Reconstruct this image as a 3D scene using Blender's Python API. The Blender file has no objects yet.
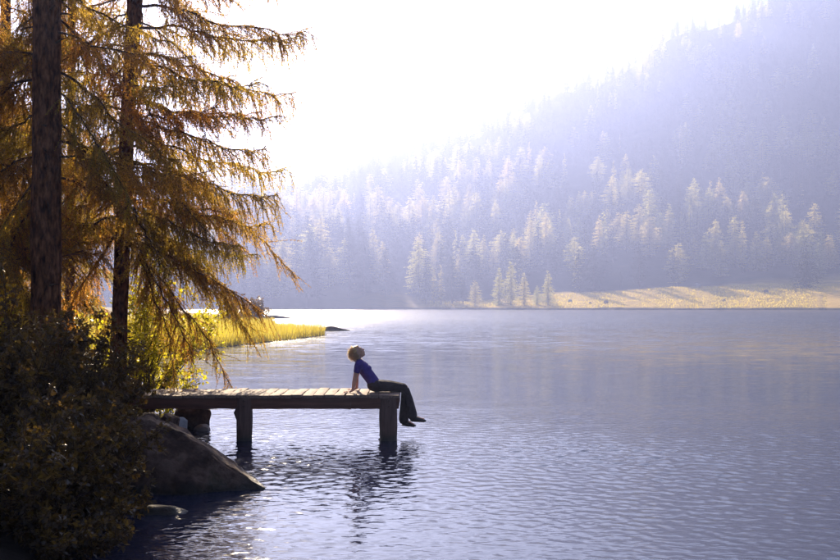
import bpy, bmesh, math, random
import numpy as np
from mathutils import Vector, Matrix, noise as mnoise

R = math.radians
rng = np.random.default_rng(11)
random.seed(11)
scene = bpy.context.scene
col = scene.collection

# ------------------------------------------------------------------ camera, sky, sun, exposure
FPX, CAM_H, HORIZ = 1014.0, 2.08, 305.0          # focal length in photo pixels, eye height over the lake, horizon row
cam_d = bpy.data.cameras.new('camera')
cam = bpy.data.objects.new('camera', cam_d); col.objects.link(cam)
cam_d.sensor_width = 36.0
cam_d.lens = 36.0 * FPX / 840.0
cam_d.clip_start, cam_d.clip_end = 0.05, 9000.0
cam.location = (0, 0, CAM_H)
cam.rotation_euler = (R(90) + math.atan((HORIZ - 280) / FPX), 0, 0)
scene.camera = cam

SUN_EL, SUN_AZ = R(22.5), R(-9.5)                # azimuth from +Y, negative = to the left
SUN_STRENGTH = 5.0
SKY_STRENGTH = 0.052
EXPOSURE = 1.75
HAZE_DENSITY, HAZE_G = 0.00078, 0.55
HAZE_COLOR = (0.42, 0.515, 1.0, 1)

world = bpy.data.worlds.new('World'); scene.world = world
world.use_nodes = True
wn = world.node_tree.nodes; wl = world.node_tree.links
wn.clear()
sky = wn.new('ShaderNodeTexSky'); sky.sky_type = 'NISHITA'; sky.sun_disc = False
sky.sun_elevation = SUN_EL; sky.sun_rotation = SUN_AZ
sky.altitude = 1500; sky.air_density = 1.0; sky.dust_density = 1.2; sky.ozone_density = 1.2
bg = wn.new('ShaderNodeBackground'); bg.inputs['Strength'].default_value = SKY_STRENGTH
wo = wn.new('ShaderNodeOutputWorld')
wl.new(sky.outputs[0], bg.inputs['Color']); wl.new(bg.outputs[0], wo.inputs['Surface'])

sun_d = bpy.data.lights.new('sun', 'SUN'); sun = bpy.data.objects.new('sun', sun_d); col.objects.link(sun)
sun_d.energy = SUN_STRENGTH; sun_d.angle = R(0.55); sun_d.color = (1.0, 0.82, 0.58)
sun_dir = Vector((math.sin(SUN_AZ) * math.cos(SUN_EL), math.cos(SUN_AZ) * math.cos(SUN_EL), math.sin(SUN_EL)))
sun.rotation_euler = sun_dir.to_track_quat('Z', 'Y').to_euler()

vs = scene.view_settings
scene.display_settings.display_device = 'sRGB'
vs.view_transform = 'Standard'; vs.look = 'None'; vs.gamma = 1.0; vs.use_curve_mapping = False
vs.exposure = EXPOSURE
cy = scene.cycles
cy.use_denoising = True
cy.max_bounces = 6; cy.diffuse_bounces = 3; cy.glossy_bounces = 3; cy.transmission_bounces = 4
cy.volume_bounces = 0; cy.transparent_max_bounces = 6
cy.sample_clamp_indirect = 4.0; cy.sample_clamp_direct = 12.0
cy.caustics_reflective = False; cy.caustics_refractive = False

# ------------------------------------------------------------------ helpers
def at(px, py, D):
    """photo pixel at depth D -> world point"""
    return Vector(((px - 420) / FPX * D, D, CAM_H + (HORIZ - py) / FPX * D))

def np_mesh(name, V, faces, smooth=False, mat_index=None):
    """V (n,3); faces: list of int arrays (k,3) or (k,4)"""
    V = np.asarray(V, dtype=np.float32)
    me = bpy.data.meshes.new(name)
    me.vertices.add(len(V)); me.vertices.foreach_set('co', V.ravel())
    loops = np.concatenate([np.asarray(f).ravel() for f in faces]).astype(np.int32)
    tot = np.concatenate([np.full(len(f), f.shape[1]) for f in faces]).astype(np.int32)
    start = np.concatenate([[0], np.cumsum(tot)[:-1]]).astype(np.int32)
    me.loops.add(len(loops)); me.loops.foreach_set('vertex_index', loops)
    me.polygons.add(len(tot)); me.polygons.foreach_set('loop_start', start)
    try: me.polygons.foreach_set('loop_total', tot)
    except Exception: pass
    if smooth: me.polygons.foreach_set('use_smooth', np.ones(len(tot), dtype=bool))
    if mat_index is not None: me.polygons.foreach_set('material_index', np.asarray(mat_index, dtype=np.int32))
    me.update(calc_edges=True); me.validate()
    return me

class MB:
    """collects geometry for one mesh"""
    def __init__(s): s.V = []; s.F3 = []; s.F4 = []; s.n = 0
    def add(s, V, F):
        V = np.asarray(V, dtype=np.float64); F = np.asarray(F, dtype=np.int64)
        if len(V) == 0: return
        s.V.append(V)
        (s.F3 if F.shape[1] == 3 else s.F4).append(F + s.n)
        s.n += len(V)
    def tube(s, pts, rad, sides=8, cap=True, flat=1.0):
        pts = np.asarray(pts, float); n = len(pts); rad = np.broadcast_to(rad, (n,))
        T = np.gradient(pts, axis=0); T /= np.linalg.norm(T, axis=1, keepdims=True) + 1e-9
        ref = np.array([0, 0, 1.0]) if abs(T[0][2]) < .9 else np.array([1.0, 0, 0])
        U = np.cross(T, ref); U /= np.linalg.norm(U, axis=1, keepdims=True) + 1e-9
        W = np.cross(U, T)
        a = np.linspace(0, 2 * np.pi, sides, endpoint=False)
        ring = (np.cos(a)[None, :, None] * U[:, None] + flat * np.sin(a)[None, :, None] * W[:, None]) * rad[:, None, None] + pts[:, None]
        V = ring.reshape(-1, 3)
        i = np.arange(n - 1)[:, None] * sides; j = np.arange(sides)[None]; j2 = (j + 1) % sides
        F = np.stack([i + j, i + j2, i + sides + j2, i + sides + j], -1).reshape(-1, 4)
        s.add(V, F)
        if cap:
            for e, base in ((0, 0), (n - 1, (n - 1) * sides)):
                VV = np.vstack([ring[e], pts[e]])
                k = np.arange(sides); k2 = (k + 1) % sides
                f = np.stack([k2, k, np.full(sides, sides)], -1) if e == 0 else np.stack([k, k2, np.full(sides, sides)], -1)
                s.add(VV, f)
    def prisms(s, A, B, ra, rb):
        A = np.asarray(A, float); B = np.asarray(B, float); n = len(A)
        if n == 0: return
        T = B - A; T /= np.linalg.norm(T, axis=1, keepdims=True) + 1e-9
        ref = np.where(np.abs(T[:, 2:3]) < .9, np.array([[0, 0, 1.0]]), np.array([[1.0, 0, 0]]))
        U = np.cross(T, ref); U /= np.linalg.norm(U, axis=1, keepdims=True) + 1e-9
        W = np.cross(U, T)
        ra = np.broadcast_to(ra, (n,)); rb = np.broadcast_to(rb, (n,))
        P = []
        for C, r in ((A, ra), (B, rb)):
            for k in range(3):
                t = 2 * np.pi * k / 3
                P.append(C + (math.cos(t) * U + math.sin(t) * W) * r[:, None])
        V = np.stack(P, 1).reshape(-1, 3)
        b = np.arange(n)[:, None] * 6
        F = np.stack([np.concatenate([b + k, b + (k + 1) % 3, b + 3 + (k + 1) % 3, b + 3 + k], 1) for k in range(3)], 1).reshape(-1, 4)
        s.add(V, F)
    def box(s, c, sz, rot=None, jit=0.0, rg=None):
        x, y, z = np.array(sz) / 2
        V = np.array([[i * x, j * y, k * z] for i in (-1, 1) for j in (-1, 1) for k in (-1, 1)], float)
        if jit and rg is not None: V += rg.uniform(-jit, jit, V.shape)
        if rot is not None: V = V @ np.array(rot).T
        s.add(V + np.array(c), [[0, 1, 3, 2], [4, 6, 7, 5], [0, 4, 5, 1], [2, 3, 7, 6], [0, 2, 6, 4], [1, 5, 7, 3]])
    def mesh(s, name, smooth=False):
        fs = []
        if s.F3: fs.append(np.concatenate(s.F3))
        if s.F4: fs.append(np.concatenate(s.F4))
        return np_mesh(name, np.concatenate(s.V), fs, smooth)
    def build(s, name, mat, parent=None, smooth=False):
        return link(name, s.mesh(name, smooth), mat, parent)

def link(name, me, mat=None, parent=None):
    if mat is not None and not me.materials: me.materials.append(mat)
    o = bpy.data.objects.new(name, me); col.objects.link(o)
    if parent is not None: o.parent = parent
    return o

def empty(name, loc=(0, 0, 0), rz=0.0):
    o = bpy.data.objects.new(name, None); col.objects.link(o)
    o.empty_display_size = 0.3
    o.location = loc; o.rotation_euler = (0, 0, rz)
    return o

def tag(o, label=None, cat=None, group=None, kind=None):
    if label: o['label'] = label
    if cat: o['category'] = cat
    if group: o['group'] = group
    if kind: o['kind'] = kind
    return o

def vnoise(x, y, seed=0):
    """2-d value noise, numpy"""
    xi = np.floor(x).astype(np.int64); yi = np.floor(y).astype(np.int64)
    fx = x - xi; fy = y - yi
    fx = fx * fx * (3 - 2 * fx); fy = fy * fy * (3 - 2 * fy)
    def h(a, b):
        v = np.sin(a * 127.1 + b * 311.7 + seed * 74.7) * 43758.5453
        return v - np.floor(v)
    return (h(xi, yi) * (1 - fx) + h(xi + 1, yi) * fx) * (1 - fy) + (h(xi, yi + 1) * (1 - fx) + h(xi + 1, yi + 1) * fx) * fy

def fbm(x, y, seed=0, oct=4):
    v = 0; a = .5
    for k in range(oct):
        v = v + a * vnoise(x * 2 ** k, y * 2 ** k, seed + k); a *= .5
    return v

def grid_mesh(name, X, Y, Z, smooth=True):
    r, c = X.shape
    V = np.stack([X, Y, Z], -1).reshape(-1, 3)
    i = np.arange(r - 1)[:, None] * c; j = np.arange(c - 1)[None]
    F = np.stack([i + j, i + j + 1, i + c + j + 1, i + c + j], -1).reshape(-1, 4)
    return np_mesh(name, V, [F], smooth)

# ------------------------------------------------------------------ materials
def new_mat(name):
    m = bpy.data.materials.new(name); m.use_nodes = True
    nt = m.node_tree; nt.nodes.clear()
    out = nt.nodes.new('ShaderNodeOutputMaterial')
    return m, nt, out

def N(nt, t, **kw):
    n = nt.nodes.new(t)
    for k, v in kw.items():
        if k in n.inputs: n.inputs[k].default_value = v
        else: setattr(n, k, v)
    return n

def ramp(nt, fac, stops):
    r = nt.nodes.new('ShaderNodeValToRGB')
    e = r.color_ramp.elements
    while len(e) < len(stops): e.new(0.5)
    for el, (p, c) in zip(e, stops): el.position = p; el.color = (*c, 1)
    nt.links.new(fac, r.inputs[0])
    return r

def rough_mat(name, stops, scale=6.0, rough=.85, bump=.3, bump_scale=None, stretch=(1, 1, 1), detail=6, dist=0.02, coord='Object', spec=.3):
    m, nt, out = new_mat(name); L = nt.links.new
    tc = N(nt, 'ShaderNodeTexCoord'); mp = N(nt, 'ShaderNodeMapping'); mp.inputs['Scale'].default_value = stretch
    L(tc.outputs[coord], mp.inputs[0])
    nz = N(nt, 'ShaderNodeTexNoise', Scale=scale, Detail=detail, Roughness=.6); L(mp.outputs[0], nz.inputs['Vector'])
    cr = ramp(nt, nz.outputs['Fac'], stops)
    b = N(nt, 'ShaderNodeBsdfPrincipled', Roughness=rough); b.inputs['Specular IOR Level'].default_value = spec
    L(cr.outputs[0], b.inputs['Base Color'])
    n2 = N(nt, 'ShaderNodeTexNoise', Scale=bump_scale or scale * 3, Detail=detail, Roughness=.65); L(mp.outputs[0], n2.inputs['Vector'])
    bp = N(nt, 'ShaderNodeBump', Strength=bump, Distance=dist); L(n2.outputs['Fac'], bp.inputs['Height'])
    L(bp.outputs[0], b.inputs['Normal']); L(b.outputs[0], out.inputs['Surface'])
    return m

def leaf_mat(name, c_dark, c_light, trans, tfac=.5, rough=.5, spec=.4, objrand=0.0, low=.55):
    """leaf: glossy diffuse front plus light passing through, each leaf a shade of its own"""
    m, nt, out = new_mat(name); L = nt.links.new
    g = N(nt, 'ShaderNodeNewGeometry'); oi = N(nt, 'ShaderNodeObjectInfo')
    cr = ramp(nt, g.outputs['Random Per Island'], [(0, c_dark), (1, c_light)])
    colr = cr.outputs[0]
    t = N(nt, 'ShaderNodeBsdfTranslucent')
    hs = N(nt, 'ShaderNodeHueSaturation')
    mm = N(nt, 'ShaderNodeMath', operation='MULTIPLY_ADD'); mm.inputs[1].default_value = objrand; mm.inputs[2].default_value = 1 - objrand / 2
    L(oi.outputs['Random'], mm.inputs[0]); L(mm.outputs[0], hs.inputs['Value'])
    L(colr, hs.inputs['Color'])
    b = N(nt, 'ShaderNodeBsdfPrincipled', Roughness=rough); b.inputs['Specular IOR Level'].default_value = spec
    L(hs.outputs[0], b.inputs['Base Color'])
    cr2 = ramp(nt, g.outputs['Random Per Island'], [(0, tuple(v * low for v in trans)), (1, trans)])
    hs2 = N(nt, 'ShaderNodeHueSaturation'); L(mm.outputs[0], hs2.inputs['Value']); L(cr2.outputs[0], hs2.inputs['Color'])
    hm_ = N(nt, 'ShaderNodeMath', operation='MULTIPLY_ADD'); hm_.inputs[1].default_value = .08 * objrand; hm_.inputs[2].default_value = .5 - .055 * objrand
    wn_ = N(nt, 'ShaderNodeTexWhiteNoise', noise_dimensions='1D'); L(oi.outputs['Random'], wn_.inputs['W']); L(wn_.outputs['Value'], hm_.inputs[0])
    L(hm_.outputs[0], hs2.inputs['Hue']); L(hm_.outputs[0], hs.inputs['Hue'])
    L(hs2.outputs[0], t.inputs['Color'])
    mx = N(nt, 'ShaderNodeMixShader'); mx.inputs[0].default_value = tfac
    L(b.outputs[0], mx.inputs[1]); L(t.outputs[0], mx.inputs[2]); L(mx.outputs[0], out.inputs['Surface'])
    return m

M = {}
M['bark'] = rough_mat('bark', [(.36, (.035, .012, .006)), (.5, (.17, .062, .028)), (.66, (.34, .14, .065))], scale=15, stretch=(1, 1, .38), bump=1.0, bump_scale=19, dist=.06, rough=.95, spec=.1)
M['twig'] = rough_mat('twig', [(.3, (.045, .024, .014)), (.7, (.12, .07, .042))], scale=14, rough=.9, bump=.2, spec=.1)
M['needle'] = leaf_mat('needle', (.10, .065, .01), (.22, .14, .022), (.98, .66, .08), tfac=.75, rough=.55, spec=.2, objrand=.6)
M['far_larch'] = leaf_mat('far_larch', (.165, .160, .055), (.225, .215, .08), (.90, .82, .28), tfac=.58, rough=.8, spec=.1, objrand=.4, low=.85)
M['shore_larch'] = leaf_mat('shore_larch', (.16, .16, .04), (.28, .27, .08), (.9, .85, .28), tfac=.55, rough=.8, spec=.1, objrand=.3)
M['far_pine'] = leaf_mat('far_pine', (.018, .025, .014), (.036, .044, .022), (.09, .10, .04), tfac=.3, rough=.8, spec=.1, objrand=.5)
M['far_trunk'] = rough_mat('far_trunk', [(.3, (.06, .045, .035)), (.7, (.13, .095, .07))], scale=2, bump=.1)
M['leaf_dark'] = leaf_mat('leaf_dark', (.012, .006, .004), (.032, .018, .008), (.46, .27, .04), tfac=.38, rough=.36, spec=.35)
M['leaf_yellow'] = leaf_mat('leaf_yellow', (.09, .09, .012), (.16, .14, .02), (.98, .84, .04), tfac=.7, rough=.42, spec=.4)
M['reed'] = leaf_mat('reed', (.15, .12, .02), (.32, .25, .04), (.95, .76, .06), tfac=.62, rough=.7, spec=.1)
M['bank_grass'] = leaf_mat('bank_grass', (.035, .035, .012), (.08, .07, .02), (.40, .33, .05), tfac=.5, rough=.6, spec=.2)
M['rock'] = rough_mat('rock', [(.34, (.030, .013, .008)), (.48, (.075, .037, .023)), (.57, (.15, .085, .058)), (.7, (.055, .036, .016))], scale=3.4, bump=1.0, bump_scale=9, dist=.07, rough=.85)
M['pale_rock'] = rough_mat('pale_rock', [(.3, (.22, .2, .19)), (.7, (.42, .39, .37))], scale=3, bump=.5, bump_scale=12, dist=.03)
M['soil'] = rough_mat('soil', [(.3, (.025, .017, .011)), (.6, (.06, .042, .026)), (.8, (.085, .07, .035))], scale=1.7, bump=.8, bump_scale=7, dist=.06)
M['lake_floor'] = rough_mat('lake_floor', [(.3, (.05, .042, .034)), (.7, (.10, .085, .065))], scale=.4, bump=.3)
M['rusty_iron'] = rough_mat('rusty_iron', [(.3, (.06, .025, .015)), (.7, (.13, .06, .035))], scale=30, rough=.6)
M['wood'] = rough_mat('wood', [(.25, (.14, .085, .06)), (.5, (.27, .175, .125)), (.75, (.38, .265, .20))], scale=5, stretch=(5, .6, 5), bump=.6, bump_scale=16, dist=.015, rough=.75, spec=.2)
M['beam'] = rough_mat('beam', [(.25, (.085, .028, .016)), (.6, (.18, .066, .04)), (.8, (.25, .105, .068))], scale=4, stretch=(.5, 5, 5), bump=.5, bump_scale=14, dist=.012, rough=.8)
M['post'] = rough_mat('post', [(.25, (.08, .038, .028)), (.6, (.18, .095, .07)), (.8, (.24, .14, .11))], scale=5, stretch=(4, 4, .5), bump=.7, bump_scale=12, dist=.02, rough=.85)

def wet_foot(m, z0, z1):
    """dark waterlogged band with algae near the waterline"""
    nt = m.node_tree; L = nt.links.new
    b = next(n for n in nt.nodes if n.type == 'BSDF_PRINCIPLED'); src = b.inputs['Base Color'].links[0].from_socket
    tc = N(nt, 'ShaderNodeTexCoord'); sp = N(nt, 'ShaderNodeSeparateXYZ'); L(tc.outputs['Object'], sp.inputs[0])
    nz = N(nt, 'ShaderNodeTexNoise', Scale=9.0, Detail=4); L(tc.outputs['Object'], nz.inputs['Vector'])
    ad = N(nt, 'ShaderNodeMath', operation='MULTIPLY_ADD'); L(nz.outputs['Fac'], ad.inputs[0]); ad.inputs[1].default_value = -.16; L(sp.outputs['Z'], ad.inputs[2])
    mr = N(nt, 'ShaderNodeMapRange'); L(ad.outputs[0], mr.inputs['Value'])
    for k, v in (('From Min', z0), ('From Max', z1), ('To Min', .85), ('To Max', 0.0)): mr.inputs[k].default_value = v
    mx = N(nt, 'ShaderNodeMix', data_type='RGBA'); L(mr.outputs[0], mx.inputs[0]); L(src, mx.inputs[6]); mx.inputs[7].default_value = (.016, .016, .010, 1)
    L(mx.outputs[2], b.inputs['Base Color'])
    m2 = N(nt, 'ShaderNodeMapRange'); L(mr.outputs[0], m2.inputs['Value']); m2.inputs['To Min'].default_value = .85; m2.inputs['To Max'].default_value = .3
    L(m2.outputs[0], b.inputs['Roughness'])
wet_foot(M['post'], -.04, .10); wet_foot(M['rock'], -.06, .06)

# hillside: dark forest floor, golden meadow where the mesh attribute says so
def hill_mat():
    m, nt, out = new_mat('hillside'); L = nt.links.new
    tc = N(nt, 'ShaderNodeTexCoord')
    nz = N(nt, 'ShaderNodeTexNoise', Scale=.05, Detail=8, Roughness=.65); L(tc.outputs['Object'], nz.inputs['Vector'])
    mp = N(nt, 'ShaderNodeMapping'); mp.inputs['Scale'].default_value = (.06, .35, .3); L(tc.outputs['Object'], mp.inputs[0])
    nz2 = N(nt, 'ShaderNodeTexNoise', Scale=1, Detail=7, Roughness=.7); L(mp.outputs[0], nz2.inputs['Vector'])
    floor_c = ramp(nt, nz.outputs['Fac'], [(.35, (.03, .03, .018)), (.6, (.06, .055, .03)), (.75, (.11, .09, .05))])
    mead_c = ramp(nt, nz2.outputs['Fac'], [(.32, (.26, .165, .035)), (.48, (.60, .39, .085)), (.7, (.74, .50, .12))])
    at_ = N(nt, 'ShaderNodeAttribute', attribute_name='meadow')
    mx = N(nt, 'ShaderNodeMix', data_type='RGBA'); L(at_.outputs['Fac'], mx.inputs[0]); L(floor_c.outputs[0], mx.inputs[6]); L(mead_c.outputs[0], mx.inputs[7])
    b = N(nt, 'ShaderNodeBsdfPrincipled', Roughness=.95); b.inputs['Specular IOR Level'].default_value = .05
    L(mx.outputs[2], b.inputs['Base Color'])
    bp = N(nt, 'ShaderNodeBump', Strength=.6, Distance=.8); L(nz2.outputs['Fac'], bp.inputs['Height']); L(bp.outputs[0], b.inputs['Normal'])
    L(b.outputs[0], out.inputs['Surface'])
    return m
M['hill'] = hill_mat()

def land_mat():
    m, nt, out = new_mat('shore_land'); L = nt.links.new
    tc = N(nt, 'ShaderNodeTexCoord')
    nz = N(nt, 'ShaderNodeTexNoise', Scale=1.7, Detail=7, Roughness=.65); L(tc.outputs['Object'], nz.inputs['Vector'])
    soil = ramp(nt, nz.outputs['Fac'], [(.3, (.012, .008, .006)), (.6, (.030, .020, .014)), (.8, (.05, .038, .02))])
    gold = ramp(nt, nz.outputs['Fac'], [(.3, (.16, .12, .03)), (.7, (.34, .25, .06))])
    at_ = N(nt, 'ShaderNodeAttribute', attribute_name='meadow')
    mx = N(nt, 'ShaderNodeMix', data_type='RGBA'); L(at_.outputs['Fac'], mx.inputs[0]); L(soil.outputs[0], mx.inputs[6]); L(gold.outputs[0], mx.inputs[7])
    b = N(nt, 'ShaderNodeBsdfPrincipled', Roughness=.9); b.inputs['Specular IOR Level'].default_value = .2
    L(mx.outputs[2], b.inputs['Base Color'])
    n2 = N(nt, 'ShaderNodeTexNoise', Scale=7, Detail=7, Roughness=.7); L(tc.outputs['Object'], n2.inputs['Vector'])
    bp = N(nt, 'ShaderNodeBump', Strength=.8, Distance=.06); L(n2.outputs['Fac'], bp.inputs['Height']); L(bp.outputs[0], b.inputs['Normal'])
    L(b.outputs[0], out.inputs['Surface'])
    return m
M['land'] = land_mat()

def water_mat():
    m, nt, out = new_mat('lake_water'); L = nt.links.new
    tc = N(nt, 'ShaderNodeTexCoord')
    def noise(scale, stretch, detail=3, rough=.5, rot=0.0):
        mp = N(nt, 'ShaderNodeMapping'); mp.inputs['Scale'].default_value = stretch; mp.inputs['Rotation'].default_value = (0, 0, rot)
        L(tc.outputs['Object'], mp.inputs[0])
        n = N(nt, 'ShaderNodeTexNoise', Scale=scale, Detail=detail, Roughness=rough); L(mp.outputs[0], n.inputs['Vector'])
        return n.outputs['Fac']
    def math_(op, a, b=None, c=None):
        n = N(nt, 'ShaderNodeMath', operation=op)
        for k, v in enumerate((a, b, c)):
            if v is None: continue
            if isinstance(v, (int, float)): n.inputs[k].default_value = v
            else: L(v, n.inputs[k])
        return n.outputs[0]
    ripple = noise(9.0, (.62, 1.25, 1), 2, .5, R(12))
    chop = noise(1.5, (.6, 1.2, 1), 3, .5, R(-8))
    swell = noise(.35, (.5, 1.2, 1), 2, .5, R(6))
    h = math_('ADD', math_('MULTIPLY', ripple, .012), math_('ADD', math_('MULTIPLY', chop, .007), math_('MULTIPLY', swell, .014)))
    # wind: long lanes of calm and ruffled water lying across the lake
    sep = N(nt, 'ShaderNodeSeparateXYZ'); L(tc.outputs['Object'], sep.inputs[0])
    warp = noise(.03, (.35, 1, 1), 4, .6)
    yy = math_('ADD', sep.outputs['Y'], math_('MULTIPLY', math_('SUBTRACT', warp, .5), math_('MULTIPLY_ADD', sep.outputs['Y'], .9, 4.0)))
    lane = math_('DIVIDE', 20.0, math_('MAXIMUM', yy, 4.0))          # 20/Y: 1 at 20 m, .5 at 40 m
    cr = ramp(nt, math_('MULTIPLY', lane, .5), [(0, (1, 1, 1)), (.16, (.95, .95, .95)), (.235, (.30, .30, .30)), (.42, (.22, .22, .22)), (.50, (.60, .60, .60)), (.74, (.60, .60, .60)), (.90, (.30, .30, .30))])
    patch = noise(.11, (.4, 1, 1), 4, .6)
    amp = math_('MULTIPLY', cr.outputs[0], math_('MULTIPLY_ADD', patch, 1.0, .5))
    bp = N(nt, 'ShaderNodeBump', Distance=1.0); L(math_('MULTIPLY', h, amp), bp.inputs['Height']); bp.inputs['Strength'].default_value = 1.0
    def vm(op, a, b2):
        n = N(nt, 'ShaderNodeVectorMath', operation=op)
        for k, v in enumerate((a, b2)):
            if isinstance(v, tuple): n.inputs[k].default_value = v
            else: L(v, n.inputs[k])
        return n.outputs[0]
    def cnoise(scale, stretch, detail, rot):
        mp = N(nt, 'ShaderNodeMapping'); mp.inputs['Scale'].default_value = stretch; mp.inputs['Rotation'].default_value = (0, 0, rot)
        L(tc.outputs['Object'], mp.inputs[0])
        n = N(nt, 'ShaderNodeTexNoise', Scale=scale, Detail=detail, Roughness=.85); L(mp.outputs[0], n.inputs['Vector'])
        return vm('SUBTRACT', n.outputs['Color'], (.5, .5, .5))
    facet = vm('ADD', cnoise(1.6, (.40, 1.2, 1), 3, R(4)), vm('MULTIPLY', cnoise(.22, (.40, 1.1, 1), 4, R(-5)), (.12, .12, 0)))
    far_w = N(nt, 'ShaderNodeMapRange'); L(sep.outputs['Y'], far_w.inputs['Value'])
    for k, v in (('From Min', 14.0), ('From Max', 90.0), ('To Min', .06), ('To Max', 1.7)): far_w.inputs[k].default_value = v
    sc_ = N(nt, 'ShaderNodeVectorMath', operation='SCALE'); L(vm('MULTIPLY', facet, (.6, 1, 0)), sc_.inputs[0]); L(math_('MULTIPLY', amp, far_w.outputs[0]), sc_.inputs['Scale'])
    nrm = N(nt, 'ShaderNodeVectorMath', operation='NORMALIZE'); L(vm('ADD', bp.outputs[0], sc_.outputs[0]), nrm.inputs[0])
    b = N(nt, 'ShaderNodeBsdfPrincipled', Roughness=.045, IOR=1.333)
    rg_ = N(nt, 'ShaderNodeMapRange'); L(sep.outputs['Y'], rg_.inputs['Value'])          # waves too small to see one by one roughen the far water
    for k, v in (('From Min', 16.0), ('From Max', 150.0), ('To Min', .045), ('To Max', .22)): rg_.inputs[k].default_value = v
    L(math_('MAXIMUM', math_('MULTIPLY', rg_.outputs[0], math_('MULTIPLY_ADD', amp, .5, .5)), .045), b.inputs['Roughness'])
    b.inputs['Base Color'].default_value = (.013, .017, .042, 1)
    L(nrm.outputs[0], b.inputs['Normal'])
    L(b.outputs[0], out.inputs['Surface'])
    return m
M['water'] = water_mat()

# ------------------------------------------------------------------ the setting: ground, far hillside, near land, lake
S = 2600.0
g = np.linspace(-S, S, 9)
GX, GY = np.meshgrid(g, g + 900)
o = link('ground', grid_mesh('ground', GX, GY, np.full_like(GX, -4.0)), M['lake_floor']); tag(o, kind='structure')

# far side: height profile by bearing (given as photo column u) and metres t behind the shore
U_ = np.array([-700, -200, 150, 270, 330, 385, 430, 470, 560, 700, 840, 1300, 1900.])
SHORE = np.array([620, 560, 510, 500, 497, 490, 475, 455, 430, 420, 415, 400, 380.])
T_ = np.array([25, 60, 100, 150, 210, 300, 430, 600, 900.])
ROWS = np.array([
    [300, 290, 275, 260, 245, 225, 205, 195, 200],
    [300, 290, 275, 260, 245, 225, 205, 195, 200],
    [300, 289, 274, 258, 243, 226, 212, 205, 208],
    [298, 285, 272, 256, 243, 230, 217, 212, 214],
    [297, 283, 272, 260, 245, 226, 206, 196, 200],
    [299, 286, 280, 266, 246, 218, 190, 172, 178],
    [303, 295, 288, 272, 246, 212, 178, 155, 165],
    [304, 300, 294, 270, 242, 206, 165, 135, 148],
    [303, 298, 293, 262, 232, 202, 150,  98, 120],
    [302, 294, 288, 258, 226, 196, 122,  28,  90],
    [300, 289, 284, 250, 218, 186, 100, -25,  60],
    [298, 285, 275, 240, 205, 170,  90, -25,  60],
    [298, 285, 275, 240, 205, 170,  90, -25,  60.]])
def shore_d(u): return np.interp(u, U_, SHORE)
def far_z(u, d):
    u = np.asarray(u, float); d = np.asarray(d, float)
    t = d - shore_d(u)
    ku = np.clip(np.searchsorted(U_, u) - 1, 0, len(U_) - 2)
    w = np.clip((u - U_[ku]) / (U_[ku + 1] - U_[ku]), 0, 1)
    w = w * w * (3 - 2 * w)
    zk = CAM_H + (HORIZ - ROWS) / FPX * (SHORE[:, None] + T_[None])
    tt = np.concatenate([[-60, -4, 0, 1.5], T_])
    zk = np.concatenate([np.tile([[-3.6, -1.0, -.15, .75]], (len(U_), 1)), zk], 1)
    kt = np.clip(np.searchsorted(tt, t) - 1, 0, len(tt) - 2)
    v = np.clip((t - tt[kt]) / (tt[kt + 1] - tt[kt]), 0, 1)
    z = (zk[ku, kt] * (1 - w) + zk[ku + 1, kt] * w) * (1 - v) + (zk[ku, kt + 1] * (1 - w) + zk[ku + 1, kt + 1] * w) * v
    X = (u - 420) / FPX * d
    rel = np.clip((t - 20) / 200, 0, 1)
    z = z + rel * (fbm(X / 70, d / 70, 5) - .47) * 26 + np.clip((t - 4) / 20, 0, 1) * (fbm(X / 14, d / 9, 9) - .47) * 1.3
    z = z + np.clip(1 - np.abs(t - 3) / 8, 0, 1) * (fbm(X / 12, d / 5, 3) - .5) * .9
    return z
us = np.concatenate([np.linspace(-700, 180, 60), np.linspace(186, 900, 240), np.linspace(915, 1900, 60)])
ts = np.concatenate([[-80, -30, -8, -3, -1, 0, .6, 1.2, 2, 4], np.linspace(7, 120, 46), np.linspace(128, 900, 110)])
UU, TT = np.meshgrid(us, ts)
jig = (fbm(UU / 22, UU * 0 + 3, 21, 6) - .5) * 34
DD = shore_d(UU) + TT + jig * np.clip(1 - np.abs(TT) / 90, 0, 1)
ZZ = far_z(UU, DD - jig * np.clip(1 - np.abs(TT) / 90, 0, 1))
me = grid_mesh('far_hillside', (UU - 420) / FPX * DD, DD, ZZ)
mead = np.interp(UU, [300, 400, 440, 500, 560, 1000], [0, .25, .55, .9, 1, 1]) * np.clip((TT - 2.2) / 1.5, 0, 1) * np.clip(1 - (TT - np.interp(UU, [430, 560, 700, 840], [40, 62, 85, 105])) / 14, 0, 1)
a = me.attributes.new('meadow', 'FLOAT', 'POINT'); a.data.foreach_set('value', mead.ravel().astype(np.float32))
o = link('far_hillside', me, M['hill']); tag(o, kind='structure')

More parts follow.
